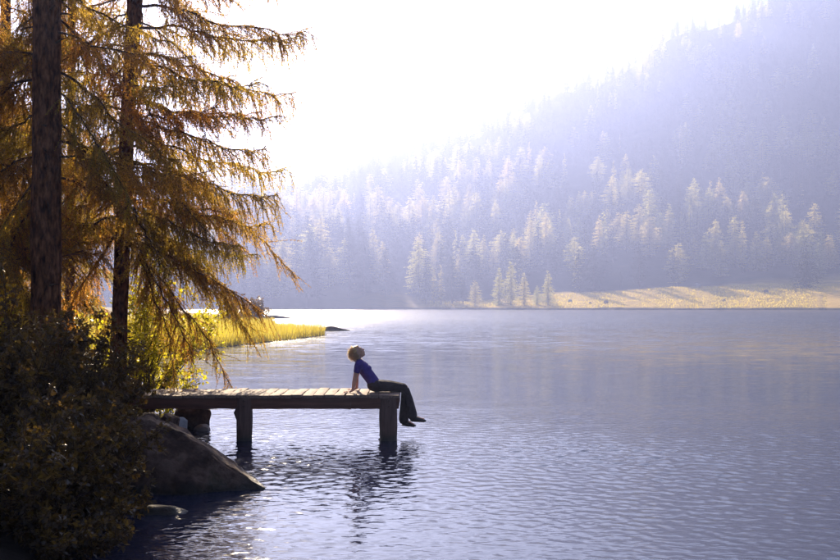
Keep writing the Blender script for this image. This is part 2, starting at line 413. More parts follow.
# near land on the left: bank, then a reed spit
YS = np.array([-30, 0, 5, 8, 10, 12, 15, 17, 20, 25, 35, 42, 45, 50, 55, 62, 70, 72.5, 78, 88, 100, 110, 120, 150, 158, 165, 200, 300, 520.])
XS = np.array([1, -1.6, -2.5, -2.9, -3.0, -3.1, -3.6, -4.4, -5.6, -7.2, -9.6, -10.6, -10.2, -9.6, -8.8, -7.5, -6.4, -6.8, -9.8, -13, -15, -15.5, -20, -21.5, -19.6, -25, -40, -80, -190.])
ZM = np.interp(YS, [0, 10, 16, 24, 36, 45, 110, 130, 520], [.9, .75, .62, .45, .3, .12, .15, .5, 3.0])
def land_z(x, y):
    x = np.asarray(x, float); y = np.asarray(y, float)
    xs = np.interp(y, YS, XS) + (fbm(x * .0 + y / 1.3, y * 0 + 2, 31, 3) - .45) * np.interp(y, [0, 40, 100], [.5, 1.2, 2.5])
    e = xs - x
    w = np.interp(y, [0, 20, 60, 200], [1.6, 1.8, 1.5, 6])
    zm = np.interp(y, YS, ZM)
    z = np.where(e > 0, zm * (1 - np.exp(-np.maximum(e, 0) / w)), np.maximum(e * .45, -3.0))
    z = z + np.clip(e + .6, 0, 1) * (fbm(x / .9, y / .9, 41) - .47) * np.interp(y, [0, 25, 45], [.32, .25, .06])
    z = z + np.clip(e / 6, 0, 1) * np.interp(y, [0, 30, 45], [.5, .3, 0])
    return z
ly = np.concatenate([np.linspace(-25, 4, 14), np.linspace(4.5, 26, 120), np.linspace(26.6, 130, 130), np.linspace(133, 500, 40)])
ln = np.concatenate([np.linspace(-5, 6, 110), np.linspace(6.4, 40, 40), np.linspace(44, 420, 20)])
LN, LY = np.meshgrid(ln, ly)
LX = np.interp(LY, YS, XS) - LN
LZ = land_z(LX, LY)
me = grid_mesh('shore_land', LX, LY, LZ)
a = me.attributes.new('meadow', 'FLOAT', 'POINT'); a.data.foreach_set('value', (np.interp(LY, [30, 42], [0, 1]) * np.clip((LZ - .02) / .06, 0, 1)).ravel().astype(np.float32))
o = link('shore_land', me, M['land']); tag(o, kind='structure')

# the lake: wave geometry close by, finer relief in the material
ang = np.concatenate([np.linspace(-180, -30, 34)[:-1], np.linspace(-30, 30, 560), np.linspace(30, 180, 34)[1:]])
inv = np.linspace(1 / 6.8, 1 / 620, 800)
dist = np.concatenate([[1.0, 2.6, 3.6, 4.6, 5.4, 6.2], 1 / inv, [760]])
AA, DI = np.meshgrid(np.radians(ang), dist)
WX, WY = np.sin(AA) * DI, np.cos(AA) * DI
WZ = np.zeros_like(WX)
wr = np.random.default_rng(5)
rowstep = np.gradient(DI, axis=0)
lam = np.geomspace(.055, .32, 48)
wmask = np.interp(DI + (fbm(WX / 9, WY / 14, 61) - .5) * DI * .5, [4, 8, 11, 13.5, 16, 20, 23, 28, 45, 60], [.45, .5, .6, 1.25, 1.3, 1.1, .8, .6, .6, 1]) * np.clip(-.25 + 2.5 * fbm(WX / 6, WY / 3, 71), .15, 1.9)
for L_ in lam:
    th = R(200) + wr.normal(0, .85)
    k = 2 * np.pi / L_
    fade = np.clip((L_ / np.maximum(rowstep, 1e-3) - 2.5) / 2.5, 0, 1)
    amp_ = .0175 * L_ / (2 * np.pi)
    WZ += fade * wmask * amp_ * np.sin(k * (WX * math.sin(th) + WY * math.cos(th)) + wr.uniform(0, 7) + 3.6 * fbm(WX / (3 * L_), WY / (3 * L_), 80 + int(L_ * 9), 2))
o = link('lake', grid_mesh('lake', WX, WY, WZ), M['water']); tag(o, kind='structure')

# ------------------------------------------------------------------ far conifers
def conifer(name, h, r, levels, per, gap, shape, seed, mat, droop=.25, bare=.1, clump=.62):
    """trunk and boughs of leaf clumps; returns (trunk mesh, crown mesh)"""
    rg = np.random.default_rng(seed)
    tb = MB(); bend = rg.normal(0, .15, 2)
    zs = np.linspace(-1.5, h * .985, 8)
    tb.tube(np.stack([bend[0] * (zs / h) ** 2, bend[1] * (zs / h) ** 2, zs], 1), np.interp(zs, [-1.5, 0, h], [h * .016, h * .014, .03]), 6)
    tm = tb.mesh(name + '_trunk', True); tm.materials.append(M['far_trunk'])
    V = []; F = []
    cb = MB()
    for k in range(levels):
        f = bare + (1 - bare) * (k + rg.uniform(-.4, .4)) / levels
        f = min(max(f, bare), .995)
        z = f * h
        q = (f - bare) / (1 - bare)
        rad = r * shape(q) * rg.uniform(.75, 1.15) + .12
        n = max(3, int(per * (rad / r) ** .6 + 1.5))
        a0 = rg.uniform(0, 6.28)
        for j in range(n):
            if rg.random() < gap: continue
            a_ = a0 + 6.283 * j / n + rg.normal(0, .25)
            L_ = rad * rg.uniform(.75, 1.12)
            m = max(2, int(L_ / (clump * .55))); zb = z + rg.normal(0, .9 * h / levels)
            for i in range(m):
                s = (i + rg.uniform(.3, 1)) / m
                c = np.array([math.cos(a_) * L_ * s, math.sin(a_) * L_ * s, zb - droop * L_ * s + .12 * L_ * s * s]) + rg.normal(0, .1 * clump, 3)
                for q_ in range(2):
                    sz = clump * rg.uniform(.5, 1.05) * (1 - .35 * s)
                    d1 = np.array([math.cos(a_), math.sin(a_), -droop + rg.normal(0, .35)]) + rg.normal(0, .5, 3); d1 /= np.linalg.norm(d1)
                    d2 = np.cross(d1, rg.normal(0, 1, 3)); d2 /= np.linalg.norm(d2) + 1e-9
                    b0 = len(V)
                    V += [c - d1 * sz * .6, c + d2 * sz * .34 - d1 * sz * .1, c + d1 * sz * .7, c - d2 * sz * .34 + rg.normal(0, .06, 3)]
                    F.append([b0, b0 + 1, b0 + 2, b0 + 3])
    # leader
    cb.add(np.array(V), np.array(F))
    cm = cb.mesh(name + '_crown'); cm.materials.append(mat)
    return tm, cm
sh_larch = lambda q: (1 - q) ** .58 * (.6 + .4 * min(1, q * 5))
sh_spruce = lambda q: (1 - q) ** .72
sh_pine = lambda q: (max(0, 1 - q) ** .5) * (.5 + .5 * min(1, q * 3))
sh_oval = lambda q: max(.05, math.sin(math.pi * (q * .86 + .12))) ** .8
VAR = []
sh_full = lambda q: (1 - q) ** .62 * (.8 + .2 * min(1, q * 6))
for k in range(4): VAR.append(('larch', conifer('larch', 20, 5.4 + .4 * k, 28, 11, .08, sh_larch, 100 + k, M['far_larch'], .3, .10 + .03 * k)))
for k in range(2): VAR.append(('larch', conifer('broad_larch', 17, 5.8, 24, 12, .07, sh_oval, 120 + k, M['far_larch'], .2, .12)))
for k in range(3): VAR.append(('pine', conifer('pine', 20, 5.0, 28, 10, .08, sh_pine, 140 + k, M['far_pine'], .15, .1)))
for k in range(2): VAR.append(('spruce', conifer('spruce', 21, 5.0, 32, 10, .05, sh_spruce, 160 + k, M['far_pine'], .4, .05)))
for k in range(2): VAR.append(('slim', conifer('slim_larch', 22, 2.6, 32, 7, .22, sh_larch, 180 + k, M['far_larch'], .35, .16)))
for k in range(2): VAR.append(('larch', conifer('full_larch', 17, 5.2, 30, 12, .06, sh_full, 200 + k, M['shore_larch'], .15, .03)))
LARCH = [0, 1, 2, 3, 4, 5, 13, 14, 0, 1, 2, 3, 4, 5, 13, 14, 11, 12]; DARK = [6, 7, 8, 9, 10]
HT = [20, 20, 20, 20, 17, 17, 20, 20, 20, 21, 21, 22, 22, 17, 17]

def joined_mesh(i):
    """trunk and crown as one mesh, for trees too small in the picture to show their parts"""
    tm, cm = VAR[i][1]
    bm = bmesh.new(); bm.from_mesh(tm); n = len(bm.faces); bm.from_mesh(cm)
    bm.faces.ensure_lookup_table()
    for f in bm.faces[n:]: f.material_index = 1
    me = bpy.data.meshes.new(tm.name.replace('_trunk', '_tree')); bm.to_mesh(me); bm.free()
    me.materials.append(tm.materials[0]); me.materials.append(cm.materials[0])
    return me
JOIN = [joined_mesh(i) for i in range(len(VAR))]

# every far tree: u column, distance, variant, height scale, turn
cell = 11.8
gx, gy = np.meshgrid(np.arange(-760, 960, cell), np.arange(410, 1330, cell))
gx = (gx + rng.uniform(-.48, .48, gx.shape) * cell).ravel(); gy = (gy + rng.uniform(-.48, .48, gy.shape) * cell).ravel()
gu = gx / gy * FPX + 420; gt = gy - shore_d(gu)
edge = np.interp(gu, [0, 270, 400, 440, 480, 560, 700, 840, 1000], [12, 16, 34, 48, 62, 70, 92, 112, 115]) + (fbm(gx / 25, gx * 0, 77, 3) - .5) * 26
keep = (gt > edge) & (gt < 760) & (gu > -260) & (gu < 1080)
dens = fbm(gx / 60, gy / 60, 88)
keep &= rng.random(len(gx)) < np.clip(1.05 - np.maximum(0, .43 - dens) * 6.0, .08, 1) * np.interp(gt, [0, 300, 500, 1000], [.97, .97, .92, .9])
gx, gy, gu, gt, dens = [v[keep] for v in (gx, gy, gu, gt, dens)]
kind_n = fbm(gx / 45 + 9, gy / 45, 99)
is_larch = rng.random(len(gx)) < np.clip((kind_n - .40) * 9, .06, .92) * np.interp(gt, [0, 300, 380, 800], [1, 1, .45, .6])
var = np.where(is_larch, rng.choice(LARCH, len(gx)), rng.choice(DARK, len(gx)))
scl = rng.uniform(.85, 1.5, len(gx)) * np.interp(gu, [250, 400, 520, 1000], [1.25, 1.1, .95, .95]) * np.interp(gt, [0, 250, 600, 1000], [1, 1, .85, .8])
scl = np.where(rng.random(len(gx)) < .12, scl * rng.uniform(.4, .7, len(gx)), scl)
gz = far_z(gu, gy)
# which trees show most from the lake side: walk from near to far keeping the covered skyline
hts = np.array([HT[v] for v in var]) * scl
top_px = HORIZ - (gz + hts - CAM_H) / gy * FPX
wpx = np.maximum(1, hts * .16 / gy * FPX)
sky_line = np.full(1400, 306.0)
score = np.zeros(len(gx))
for i in np.argsort(gy):
    a_ = int(gu[i] - wpx[i] + 300); b_ = int(gu[i] + wpx[i] + 301)
    if a_ < 0 or b_ >= 1400: continue
    seg = sky_line[a_:b_]
    vis = max(0.0, np.median(seg) - top_px[i])
    if 268 < gu[i] < 838 and top_px[i] > -5: score[i] = min(vis, hts[i] / gy[i] * FPX) * (2 * wpx[i] + 1)
    cen = slice(int(gu[i] - wpx[i] * .5 + 300), int(gu[i] + wpx[i] * .5 + 301))
    sky_line[cen] = np.minimum(sky_line[cen], top_px[i] + .25 * hts[i] / gy[i] * FPX)

BIG = set(np.argsort(-score)[:255].tolist())
def zone(i):
    u, t = gu[i], gt[i]
    if u < 425 and t < 190: return 0
    if t < 190: return 1
    if t < 310: return 2
    return 3
ZN = ['hazy knoll at the far shore', 'forest edge behind the golden far meadow', 'lower wooded shelf of the far slope', 'steep upper mountainside below the ridge']
KN = {'larch': ('pale sunlit larch', 'larch_tree'), 'pine': ('dark rounded pine', 'pine_tree'), 'spruce': ('dark pointed spruce', 'spruce_tree'), 'slim': ('slim thin-crowned larch', 'larch_tree')}
for i in sorted(BIG):
    lab, nm = KN[VAR[var[i]][0]]
    p = (gx[i], gy[i], gz[i]); zn = zone(i)
    label = f'{lab} on the {ZN[zn]}'
    group = f'{lab.split(" ")[-1]} trees, {lab.split(" ")[0]}, on the {ZN[zn]}'
    rz = rng.uniform(0, 6.28); s = float(scl[i])
    if gt[i] < 190:                                             # close enough to show trunk and crown
        t = empty(nm, p, rz)
        for part, mesh in (('trunk', VAR[var[i]][1][0]), ('crown', VAR[var[i]][1][1])):
            c = bpy.data.objects.new(part, mesh); col.objects.link(c); c.parent = t
    else:
        t = bpy.data.objects.new(nm, JOIN[var[i]]); col.objects.link(t); t.location = p; t.rotation_euler = (0, 0, rz)
    t.scale = (s * rng.uniform(.85, 1.15), s * rng.uniform(.85, 1.15), s)
    tag(t, label, 'tree', group)

# the remaining wood reads as one mass
rest = np.array([i for i in range(len(gx)) if i not in BIG])
pm = bpy.data.meshes.new('distant_forest')
pm.vertices.add(len(rest)); pm.vertices.foreach_set('co', np.stack([gx[rest], gy[rest], gz[rest]], 1).astype(np.float32).ravel())
for nm_, typ, val in (('variant', 'INT', var[rest].astype(np.int32)), ('turn', 'FLOAT', rng.uniform(0, 6.28, len(rest)).astype(np.float32)), ('size', 'FLOAT', scl[rest].astype(np.float32))):
    at_ = pm.attributes.new(nm_, typ, 'POINT'); at_.data.foreach_set('value', val)
pm.update()
forest = bpy.data.objects.new('distant_forest', pm); col.objects.link(forest)
tag(forest, 'hazy mass of conifers covering the far mountainside', 'forest', kind='stuff')
lib = bpy.data.collections.new('forest_kinds')
for i, me in enumerate(JOIN):
    ob = bpy.data.objects.new(f'forest_kind_{i:02d}', me); lib.objects.link(ob)
ng = bpy.data.node_groups.new('scatter_forest', 'GeometryNodeTree')
ng.interface.new_socket('Geometry', in_out='INPUT', socket_type='NodeSocketGeometry'); ng.interface.new_socket('Geometry', in_out='OUTPUT', socket_type='NodeSocketGeometry')
gi = ng.nodes.new('NodeGroupInput'); go = ng.nodes.new('NodeGroupOutput')
ci = ng.nodes.new('GeometryNodeCollectionInfo'); ci.inputs['Collection'].default_value = lib; ci.inputs['Separate Children'].default_value = True; ci.inputs['Reset Children'].default_value = True
ip = ng.nodes.new('GeometryNodeInstanceOnPoints'); ip.inputs['Pick Instance'].default_value = True
def nattr(nm_, typ):
    n = ng.nodes.new('GeometryNodeInputNamedAttribute'); n.data_type = typ; n.inputs['Name'].default_value = nm_
    return n.outputs['Attribute']
cx = ng.nodes.new('ShaderNodeCombineXYZ'); ng.links.new(nattr('turn', 'FLOAT'), cx.inputs['Z'])
ng.links.new(gi.outputs[0], ip.inputs['Points']); ng.links.new(ci.outputs[0], ip.inputs['Instance'])
ng.links.new(nattr('variant', 'INT'), ip.inputs['Instance Index']); ng.links.new(cx.outputs[0], ip.inputs['Rotation'])
ng.links.new(nattr('size', 'FLOAT'), ip.inputs['Scale']); ng.links.new(ip.outputs[0], go.inputs[0])
md = forest.modifiers.new('scatter', 'NODES'); md.node_group = ng

# trees one can pick out by the far shore
def far_tree(nm, i, u, base_t, h, label, wid=1.0, group=None):
    d = float(shore_d(u) + base_t); z = float(far_z(u, d))
    t = empty(nm, ((u - 420) / FPX * d, d, z), random.uniform(0, 6.28))
    for part, mesh in (('trunk', VAR[i][1][0]), ('crown', VAR[i][1][1])):
        c = bpy.data.objects.new(part, mesh); col.objects.link(c); c.parent = t
    s = h / HT[i]; t.scale = (s * wid, s * wid, s)
    tag(t, label, 'tree', group)
    return t
far_tree('spruce_tree', 9, 806, 66, 23, 'dark broad spruce standing alone at the right-hand end of the golden meadow', 1.45)
far_tree('larch_tree', 13, 511, 12, 20, 'tallest pale larch of the sunlit clump on the far shoreline', .85)
far_tree('larch_tree', 14, 499, 14, 17, 'broad pale larch at the left edge of the sunlit clump on the far shoreline', .8)
far_tree('larch_tree', 14, 524, 13, 14.5, 'shorter pale larch at the right edge of the sunlit clump on the far shoreline', .9)
far_tree('larch_tree', 13, 548, 14, 15.5, 'rounded pale larch alone at the start of the golden meadow strip', .85)
far_tree('larch_tree', 14, 537, 15, 8.5, 'small pale larch just left of the rounded one at the meadow start', 1.2)
far_tree('larch_tree', 14, 475, 15, 11.5, 'low pale larch beside a dark pine on the far shoreline', 1.3)
far_tree('pine_tree', 7, 463, 16, 12, 'small dark pine on the far shoreline left of the sunlit clump', 1.1)
for u, t_, h in ((426, 26, 21), (434, 22, 17), (441, 18, 19), (452, 20, 23)):
    far_tree('larch_tree', random.choice([11, 12, 8]), u, t_, h, 'thin upright tree in the row on the low far point', 1.1, 'thin trees in the row on the low far point')

# ------------------------------------------------------------------ rocks
def rock(name, pts, mat, label, cat='rock', group=None, cuts=4, rough=.05, seed=0, freq=1.6, soft=.5):
    bm = bmesh.new()
    for p in pts: bm.verts.new(p)
    bmesh.ops.convex_hull(bm, input=bm.verts)
    bmesh.ops.delete(bm, geom=[v for v in bm.verts if not v.link_faces], context='VERTS')
    bmesh.ops.triangulate(bm, faces=bm.faces)
    bmesh.ops.subdivide_edges(bm, edges=bm.edges, cuts=cuts, use_grid_fill=True)
    bmesh.ops.smooth_vert(bm, verts=bm.verts, factor=soft, use_axis_x=True, use_axis_y=True, use_axis_z=True)
    bmesh.ops.smooth_vert(bm, verts=bm.verts, factor=soft, use_axis_x=True, use_axis_y=True, use_axis_z=True)
    bm.normal_update()
    sz = max((v.co - pts_c).length for v in bm.verts) if (pts_c := sum((v.co for v in bm.verts), Vector()) / len(bm.verts)) else 1
    off = Vector((seed * 3.7, seed * 1.3, seed * 2.1))
    for v in bm.verts:
        q = v.co / sz * freq + off
        d = mnoise.fractal(q, .75, 2.1, 7) * rough * sz + (abs(mnoise.noise(q * 2.6)) - .2) * rough * .8 * sz - max(0, .06 - abs(mnoise.noise(q * 1.7 + Vector((9, 2, 4))))) * rough * 9 * sz
        v.co += v.normal * d
    me = bpy.data.meshes.new(name); bm.to_mesh(me); bm.free()
    me.polygons.foreach_set('use_smooth', np.ones(len(me.polygons), dtype=bool))
    o = link(name, me, mat); tag(o, label, cat, group)
    return o
def stone_pts(c, sx, sy, sz, seed):
    rg = np.random.default_rng(seed)
    P = []
    for k in range(26):
        v = rg.normal(0, 1, 3); v /= np.linalg.norm(v)
        v *= rg.uniform(.85, 1.05)
        P.append((c[0] + v[0] * sx, c[1] + v[1] * sy, c[2] + v[2] * sz))
    return P
# the wedge-shaped boulder on the bank
D0 = 11.45
wp = [(112, 428), (130, 420), (150, 418), (172, 426), (212, 456), (270, 490)]
P = []
for k, (u, v) in enumerate(wp):
    p = at(u, v, D0 + (.25 if k in (1, 2, 3) else .05)); P.append(tuple(p))
    P.append((p.x - .25, D0 + 1.25, max(p.z - .10, -.3)))
    P.append((p.x - .1, D0 - (.22 if k < 5 else -.05), -.55))
P += [(-1.95, D0 + .2, -.5), (-3.6, D0 - .3, -.4), (-3.5, D0 + 1.5, .2), (-2.5, D0 + 1.6, -.4), (-2.6, D0 - .25, .12), (-3.2, D0 - .2, .45)]
rock('boulder', P, M['rock'], 'large wedge-shaped grey boulder sloping from the bank into the lake', cuts=14, rough=.03, seed=3, freq=3.2, soft=.06)
SP = [((193, 413), 17.2, .36, .34, .20, 'rock', 'rounded dark boulder under the pier behind the wedge-shaped one'),
      ((180, 422), 15.0, .13, .15, .10, 'pale_rock', 'small pale stone between the two boulders under the pier'),
      ((203, 428), 16.9, .15, .14, .075, 'pale_rock', 'flat pale stone at the water edge below the rounded boulder'),
      ((170, 419), 14.6, .16, .16, .10, 'rock', 'small dome-topped stone left of the pale stone under the pier'),
      ((146, 426), 14.4, .3, .3, .22, 'rock', 'half-hidden stone under the shore end of the pier')]
for k, (pp, D, sx, sy, sz, mt, lb) in enumerate(SP):
    c = at(pp[0], pp[1], D)
    pts = stone_pts((c.x, c.y, c.z), sx, sy, sz, 50 + k)
    low = min(float(land_z(c.x, c.y)), c.z - sz) - .1
    pts += [(c.x + sx * .7 * math.cos(a_), c.y + sy * .7 * math.sin(a_), min(low, -.1)) for a_ in (0, 1.5, 3, 4.5)]
    rock('stone', pts, M[mt], lb, cuts=3, rough=.05, seed=10 + k)
BS = [((60, 548), 8.9, .42, .3, .13, 'low flat brown stone awash at the bottom of the photo'),
      ((160, 512), 10.2, .34, .22, .09, 'flat wet stone at the waterline in front of the wedge-shaped boulder'),
      ((16, 556), 8.4, .3, .25, .14, 'brown stone at the bottom corner beside the flat awash one'),
      ((118, 500), 10.4, .28, .25, .16, 'dark stone at the waterline under the overhanging shrub')]
for k, (pp, D, sx, sy, sz, lb) in enumerate(BS):
    c = at(pp[0], pp[1], D)
    rock('stone', stone_pts((c.x, c.y, max(-.07, min(c.z, -.01))), sx, sy, sz, 70 + k), M['rock'], lb, cuts=3, rough=.06, seed=20 + k)
# islets off the spit, rocks on the far meadow
def ridge_rock(u, v, D, w, h, label, seed):
    c = at(u, v, D); rg = np.random.default_rng(seed)
    pts = []
    for k in range(16):
        s = -1 + 2 * k / 15
        for y_ in (-.5, .5):
            pts.append((c.x + s * w / 2, D + y_ * w * .22 + rg.normal(0, .06), max(.03, h * (1 - abs(s + .3) ** 1.5) * rg.uniform(.6, 1))))
            pts.append((c.x + s * w / 2, D + y_ * w * .3, -.2))
    rock('islet_rock', pts, M['rock'], label, cuts=3, rough=.04, seed=seed)
ridge_rock(335, 331, 82, 2.5, .42, 'low dark rock in the water off the tip of the golden reed spit', 31)
ridge_rock(280, 319, 155, 5.0, .55, 'long low dark rock in the water beyond the round bush', 32)
for k, (u, t_, w, h, lb, mt) in enumerate([(697, 78, 4.2, 2.4, 'large pale boulder at the forest edge above the golden meadow', 'pale_rock'),
        (383, 46, 5.0, 2.2, 'pale sunlit rock between tree trunks on the hazy knoll', 'pale_rock'),
        (724, 30, 2.2, 1.1, 'grey rock lying in the middle of the golden meadow', 'rock'),
        (766, 52, 2.6, 1.2, 'grey rock in the shaded upper part of the golden meadow', 'rock'),
        (606, 22, 2.4, 1.2, 'grey rock at the left part of the golden meadow', 'rock'),
        (590, 20, 1.6, 1.0, 'smaller grey rock just left of the one in the meadow', 'rock'),
        (570, 30, 2.6, 1.4, 'pale rock at the meadow edge right of the rounded larch', 'pale_rock')]):
    d = float(shore_d(u) + t_); z = float(far_z(u, d))
    rock('rock', stone_pts(((u - 420) / FPX * d, d, z + h * .3), w / 2, w / 2.4, h * .7, 90 + k), M[mt], lb, cuts=2, rough=.07, seed=40 + k)

# ------------------------------------------------------------------ pier
PY0, PY1, PX_END, PX_START, DECK = 15.58, 16.72, -.31, -5.6, .70
pier = empty('wooden_pier', (-2.9, 16.1, 0)); tag(pier, 'weathered wooden pier on log posts reaching from the bank over the lake', 'pier')
bpy.context.view_layer.update()
def child(o, parent):
    o.parent = parent; o.matrix_parent_inverse = Matrix.Translation(parent.location).inverted(); return o
pr = np.random.default_rng(8)
pw = .168; x = PX_END
plank_meshes = []
for k in range(5):
    b = MB()
    n = 9
    ys = np.linspace(-.585, .585, n)
    top = []; 
    for i, yy in enumerate(ys):
        wv = pr.normal(0, .0025); tz = pr.normal(0, .0022) + .004 * math.sin(i * 1.1 + k)
        hw = pw / 2 - .004 + pr.normal(0, .0015)
        top.append([[-hw + wv, yy, -.045], [-hw + wv, yy, -.004 + tz], [-hw + wv + .006, yy, tz], [hw + wv - .006, yy, tz + pr.normal(0, .001)], [hw + wv, yy, -.004 + tz], [hw + wv, yy, -.045]])
    V = np.array(top).reshape(-1, 3); F = []
    for i in range(n - 1):
        for j in range(6):
            F.append([i * 6 + j, i * 6 + (j + 1) % 6, (i + 1) * 6 + (j + 1) % 6, (i + 1) * 6 + j])
    b.add(V, F)
    b.add(V[:6][[0, 1, 4, 5]], [[0, 1, 2, 3]]); b.add(V[-6:][[0, 1, 4, 5]], [[3, 2, 1, 0]])
    me = b.mesh('plank'); me.materials.append(M['wood']); plank_meshes.append(me)
k = 0
while x > PX_START:
    o = bpy.data.objects.new('plank', plank_meshes[k % 5 if k else 0]); col.objects.link(o)
    child(o, pier)
    o.location = (x - pw / 2, (PY0 + PY1) / 2 + pr.normal(0, .008), DECK + pr.normal(0, .0035))
    o.rotation_euler = (pr.normal(0, .003), pr.normal(0, .006), pr.normal(0, .005) + (math.pi if pr.random() < .5 else 0))
    x -= pw + pr.uniform(-.004, .001); k += 1
def beam(name, a, b, w, h, seed, seg=14):
    rg = np.random.default_rng(seed); bb = MB(); n = seg
    A = np.array(a, float); B = np.array(b, float); T = (B - A) / np.linalg.norm(B - A); Wv = np.cross(T, [0, 0, 1.]); Z = np.array([0, 0, 1.])
    rows = []
    for i in range(n):
        c = A + (B - A) * i / (n - 1) + rg.normal(0, .003, 3)
        for (p, q) in ((-1, -1), (-1, -.8), (-1, .8), (-.85, 1), (.85, 1), (1, .8), (1, -.8), (.85, -1)):
            rows.append(c + Wv * p * w / 2 + Z * q * h / 2 + rg.normal(0, .0018, 3))
    V = np.array(rows); F = [[i * 8 + j, i * 8 + (j + 1) % 8, (i + 1) * 8 + (j + 1) % 8, (i + 1) * 8 + j] for i in range(n - 1) for j in range(8)]
    bb.add(V, F)
    for e, rev in ((0, 0), (n - 1, 1)):
        cc = V[e * 8:(e + 1) * 8]; f = [[j, (j + 1) % 8, 8] for j in range(8)]
        bb.add(np.vstack([cc, cc.mean(0)]), [q[::-1] for q in f] if not rev else f)
    o = bb.build(name, M['beam']); child(o, pier); return o
ZB = DECK - .045 - .085
beam('side_beam', (-1.06, PY0 + .05, ZB), (PX_END - .012, PY0 + .05, ZB - .002), .085, .165, 1)
beam('side_beam', (PX_START, PY0 + .054, ZB), (-1.066, PY0 + .05, ZB), .085, .168, 2, 30)
beam('side_beam', (PX_START, PY1 - .09, ZB), (PX_END - .012, PY1 - .09, ZB), .085, .165, 3, 30)
beam('end_beam', (PX_END - .06, PY0 + .14, ZB), (PX_END - .06, PY1 - .14, ZB), .08, .16, 4, 6)
def post(x, y, r, top, seed, knot=None, lean=0.0):
    b = MB(); n, sd = 26, 16; rg = np.random.default_rng(seed)
    zs = np.linspace(-2.2, top, n); a_ = np.linspace(0, 2 * np.pi, sd, endpoint=False)
    AA_, Z_ = np.meshgrid(a_, zs)
    rr = r * (1 + .06 * np.sin(2 * AA_ + seed) + .10 * (fbm(np.cos(AA_) * 1.5 + seed * 3, np.sin(AA_) * 1.5 + Z_ * 2.2, seed) - .5)) * np.interp(Z_, [-2, .1, .25, top], [1.05, 1.0, 1.06, .97])
    if knot:
        rr += knot[2] * np.exp(-((Z_ - knot[0]) / .05) ** 2 - ((np.angle(np.exp(1j * (AA_ - knot[1])))) / .5) ** 2)
    V = np.stack([x + lean * Z_ + np.cos(AA_) * rr, y + np.sin(AA_) * rr, Z_], -1).reshape(-1, 3)
    F = [[i * sd + j, i * sd + (j + 1) % sd, (i + 1) * sd + (j + 1) % sd, (i + 1) * sd + j] for i in range(n - 1) for j in range(sd)]
    b.add(V, F); c = V[-sd:]; b.add(np.vstack([c, c.mean(0)]), [[j, (j + 1) % sd, sd] for j in range(sd)])
    o = b.build('post', M['post'], smooth=True); child(o, pier); return o
post(-2.70, PY0 + .02 + .03, .115, DECK - .05, 1, (.43, math.pi, .05), .012)
post(-.485, PY0 + .05, .125, DECK - .05, 2, None, 0)
post(-2.86, PY1 - .2, .11, DECK - .05, 3)
post(-.55, PY1 - .2, .115, DECK - .05, 4)
beam('cross_beam', (-2.78, PY0 + .14, ZB - .01), (-2.78, PY1 - .14, ZB - .01), .08, .14, 7, 5)
beam('cross_beam', (-.7, PY0 + .14, ZB - .01), (-.7, PY1 - .14, ZB - .01), .08, .14, 8, 5)

for bx_ in (-2.70, -.485):
    for dz in (-.04, .045):
        bb = MB(); bb.tube([(bx_ + .01, PY0 - .085, ZB + dz), (bx_ + .01, PY0 - .062, ZB + dz)], [.017, .02], 6)
        child(bb.build('bolt', M['rusty_iron']), pier)

# ------------------------------------------------------------------ the person
def skin_mat(name, c, rough=.5, sub=.0, trans=None):
    m, nt, out = new_mat(name); L = nt.links.new
    tc = N(nt, 'ShaderNodeTexCoord'); nz = N(nt, 'ShaderNodeTexNoise', Scale=18, Detail=5); L(tc.outputs['Object'], nz.inputs['Vector'])
    cr = ramp(nt, nz.outputs['Fac'], [(.3, tuple(v * .82 for v in c)), (.7, tuple(min(1, v * 1.12) for v in c))])
    b = N(nt, 'ShaderNodeBsdfPrincipled', Roughness=rough); L(cr.outputs[0], b.inputs['Base Color'])
    b.inputs['Specular IOR Level'].default_value = .35
    n2 = N(nt, 'ShaderNodeTexNoise', Scale=12, Detail=3, Distortion=1.6); L(tc.outputs['Object'], n2.inputs['Vector'])
    bp = N(nt, 'ShaderNodeBump', Strength=(.8 if name in ('shirt', 'trousers') else .3) if trans is None else .1, Distance=.04); L(n2.outputs['Fac'], bp.inputs['Height']); L(bp.outputs[0], b.inputs['Normal'])
    if sub:
        b.inputs['Subsurface Weight'].default_value = 1.0; b.inputs['Subsurface Scale'].default_value = sub; b.inputs['Subsurface Radius'].default_value = (1, .55, .25)
    if trans is None: L(b.outputs[0], out.inputs['Surface'])
    else:
        t = N(nt, 'ShaderNodeBsdfTranslucent'); t.inputs['Color'].default_value = (*trans, 1)
        mx = N(nt, 'ShaderNodeMixShader'); mx.inputs[0].default_value = .35
        L(b.outputs[0], mx.inputs[1]); L(t.outputs[0], mx.inputs[2]); L(mx.outputs[0], out.inputs['Surface'])
    return m
M['skin'] = skin_mat('skin', (.70, .39, .26), .5, sub=.012)
M['shirt'] = skin_mat('shirt', (.055, .024, .22), .85)
M['trousers'] = skin_mat('trousers', (.035, .020, .022), .85)
M['shoe'] = skin_mat('shoe', (.02, .013, .014), .45)
M['sole'] = skin_mat('sole', (.06, .045, .04), .8)
M['hair'] = skin_mat('hair', (.90, .64, .28), .4, sub=.08, trans=(1.0, .76, .34))

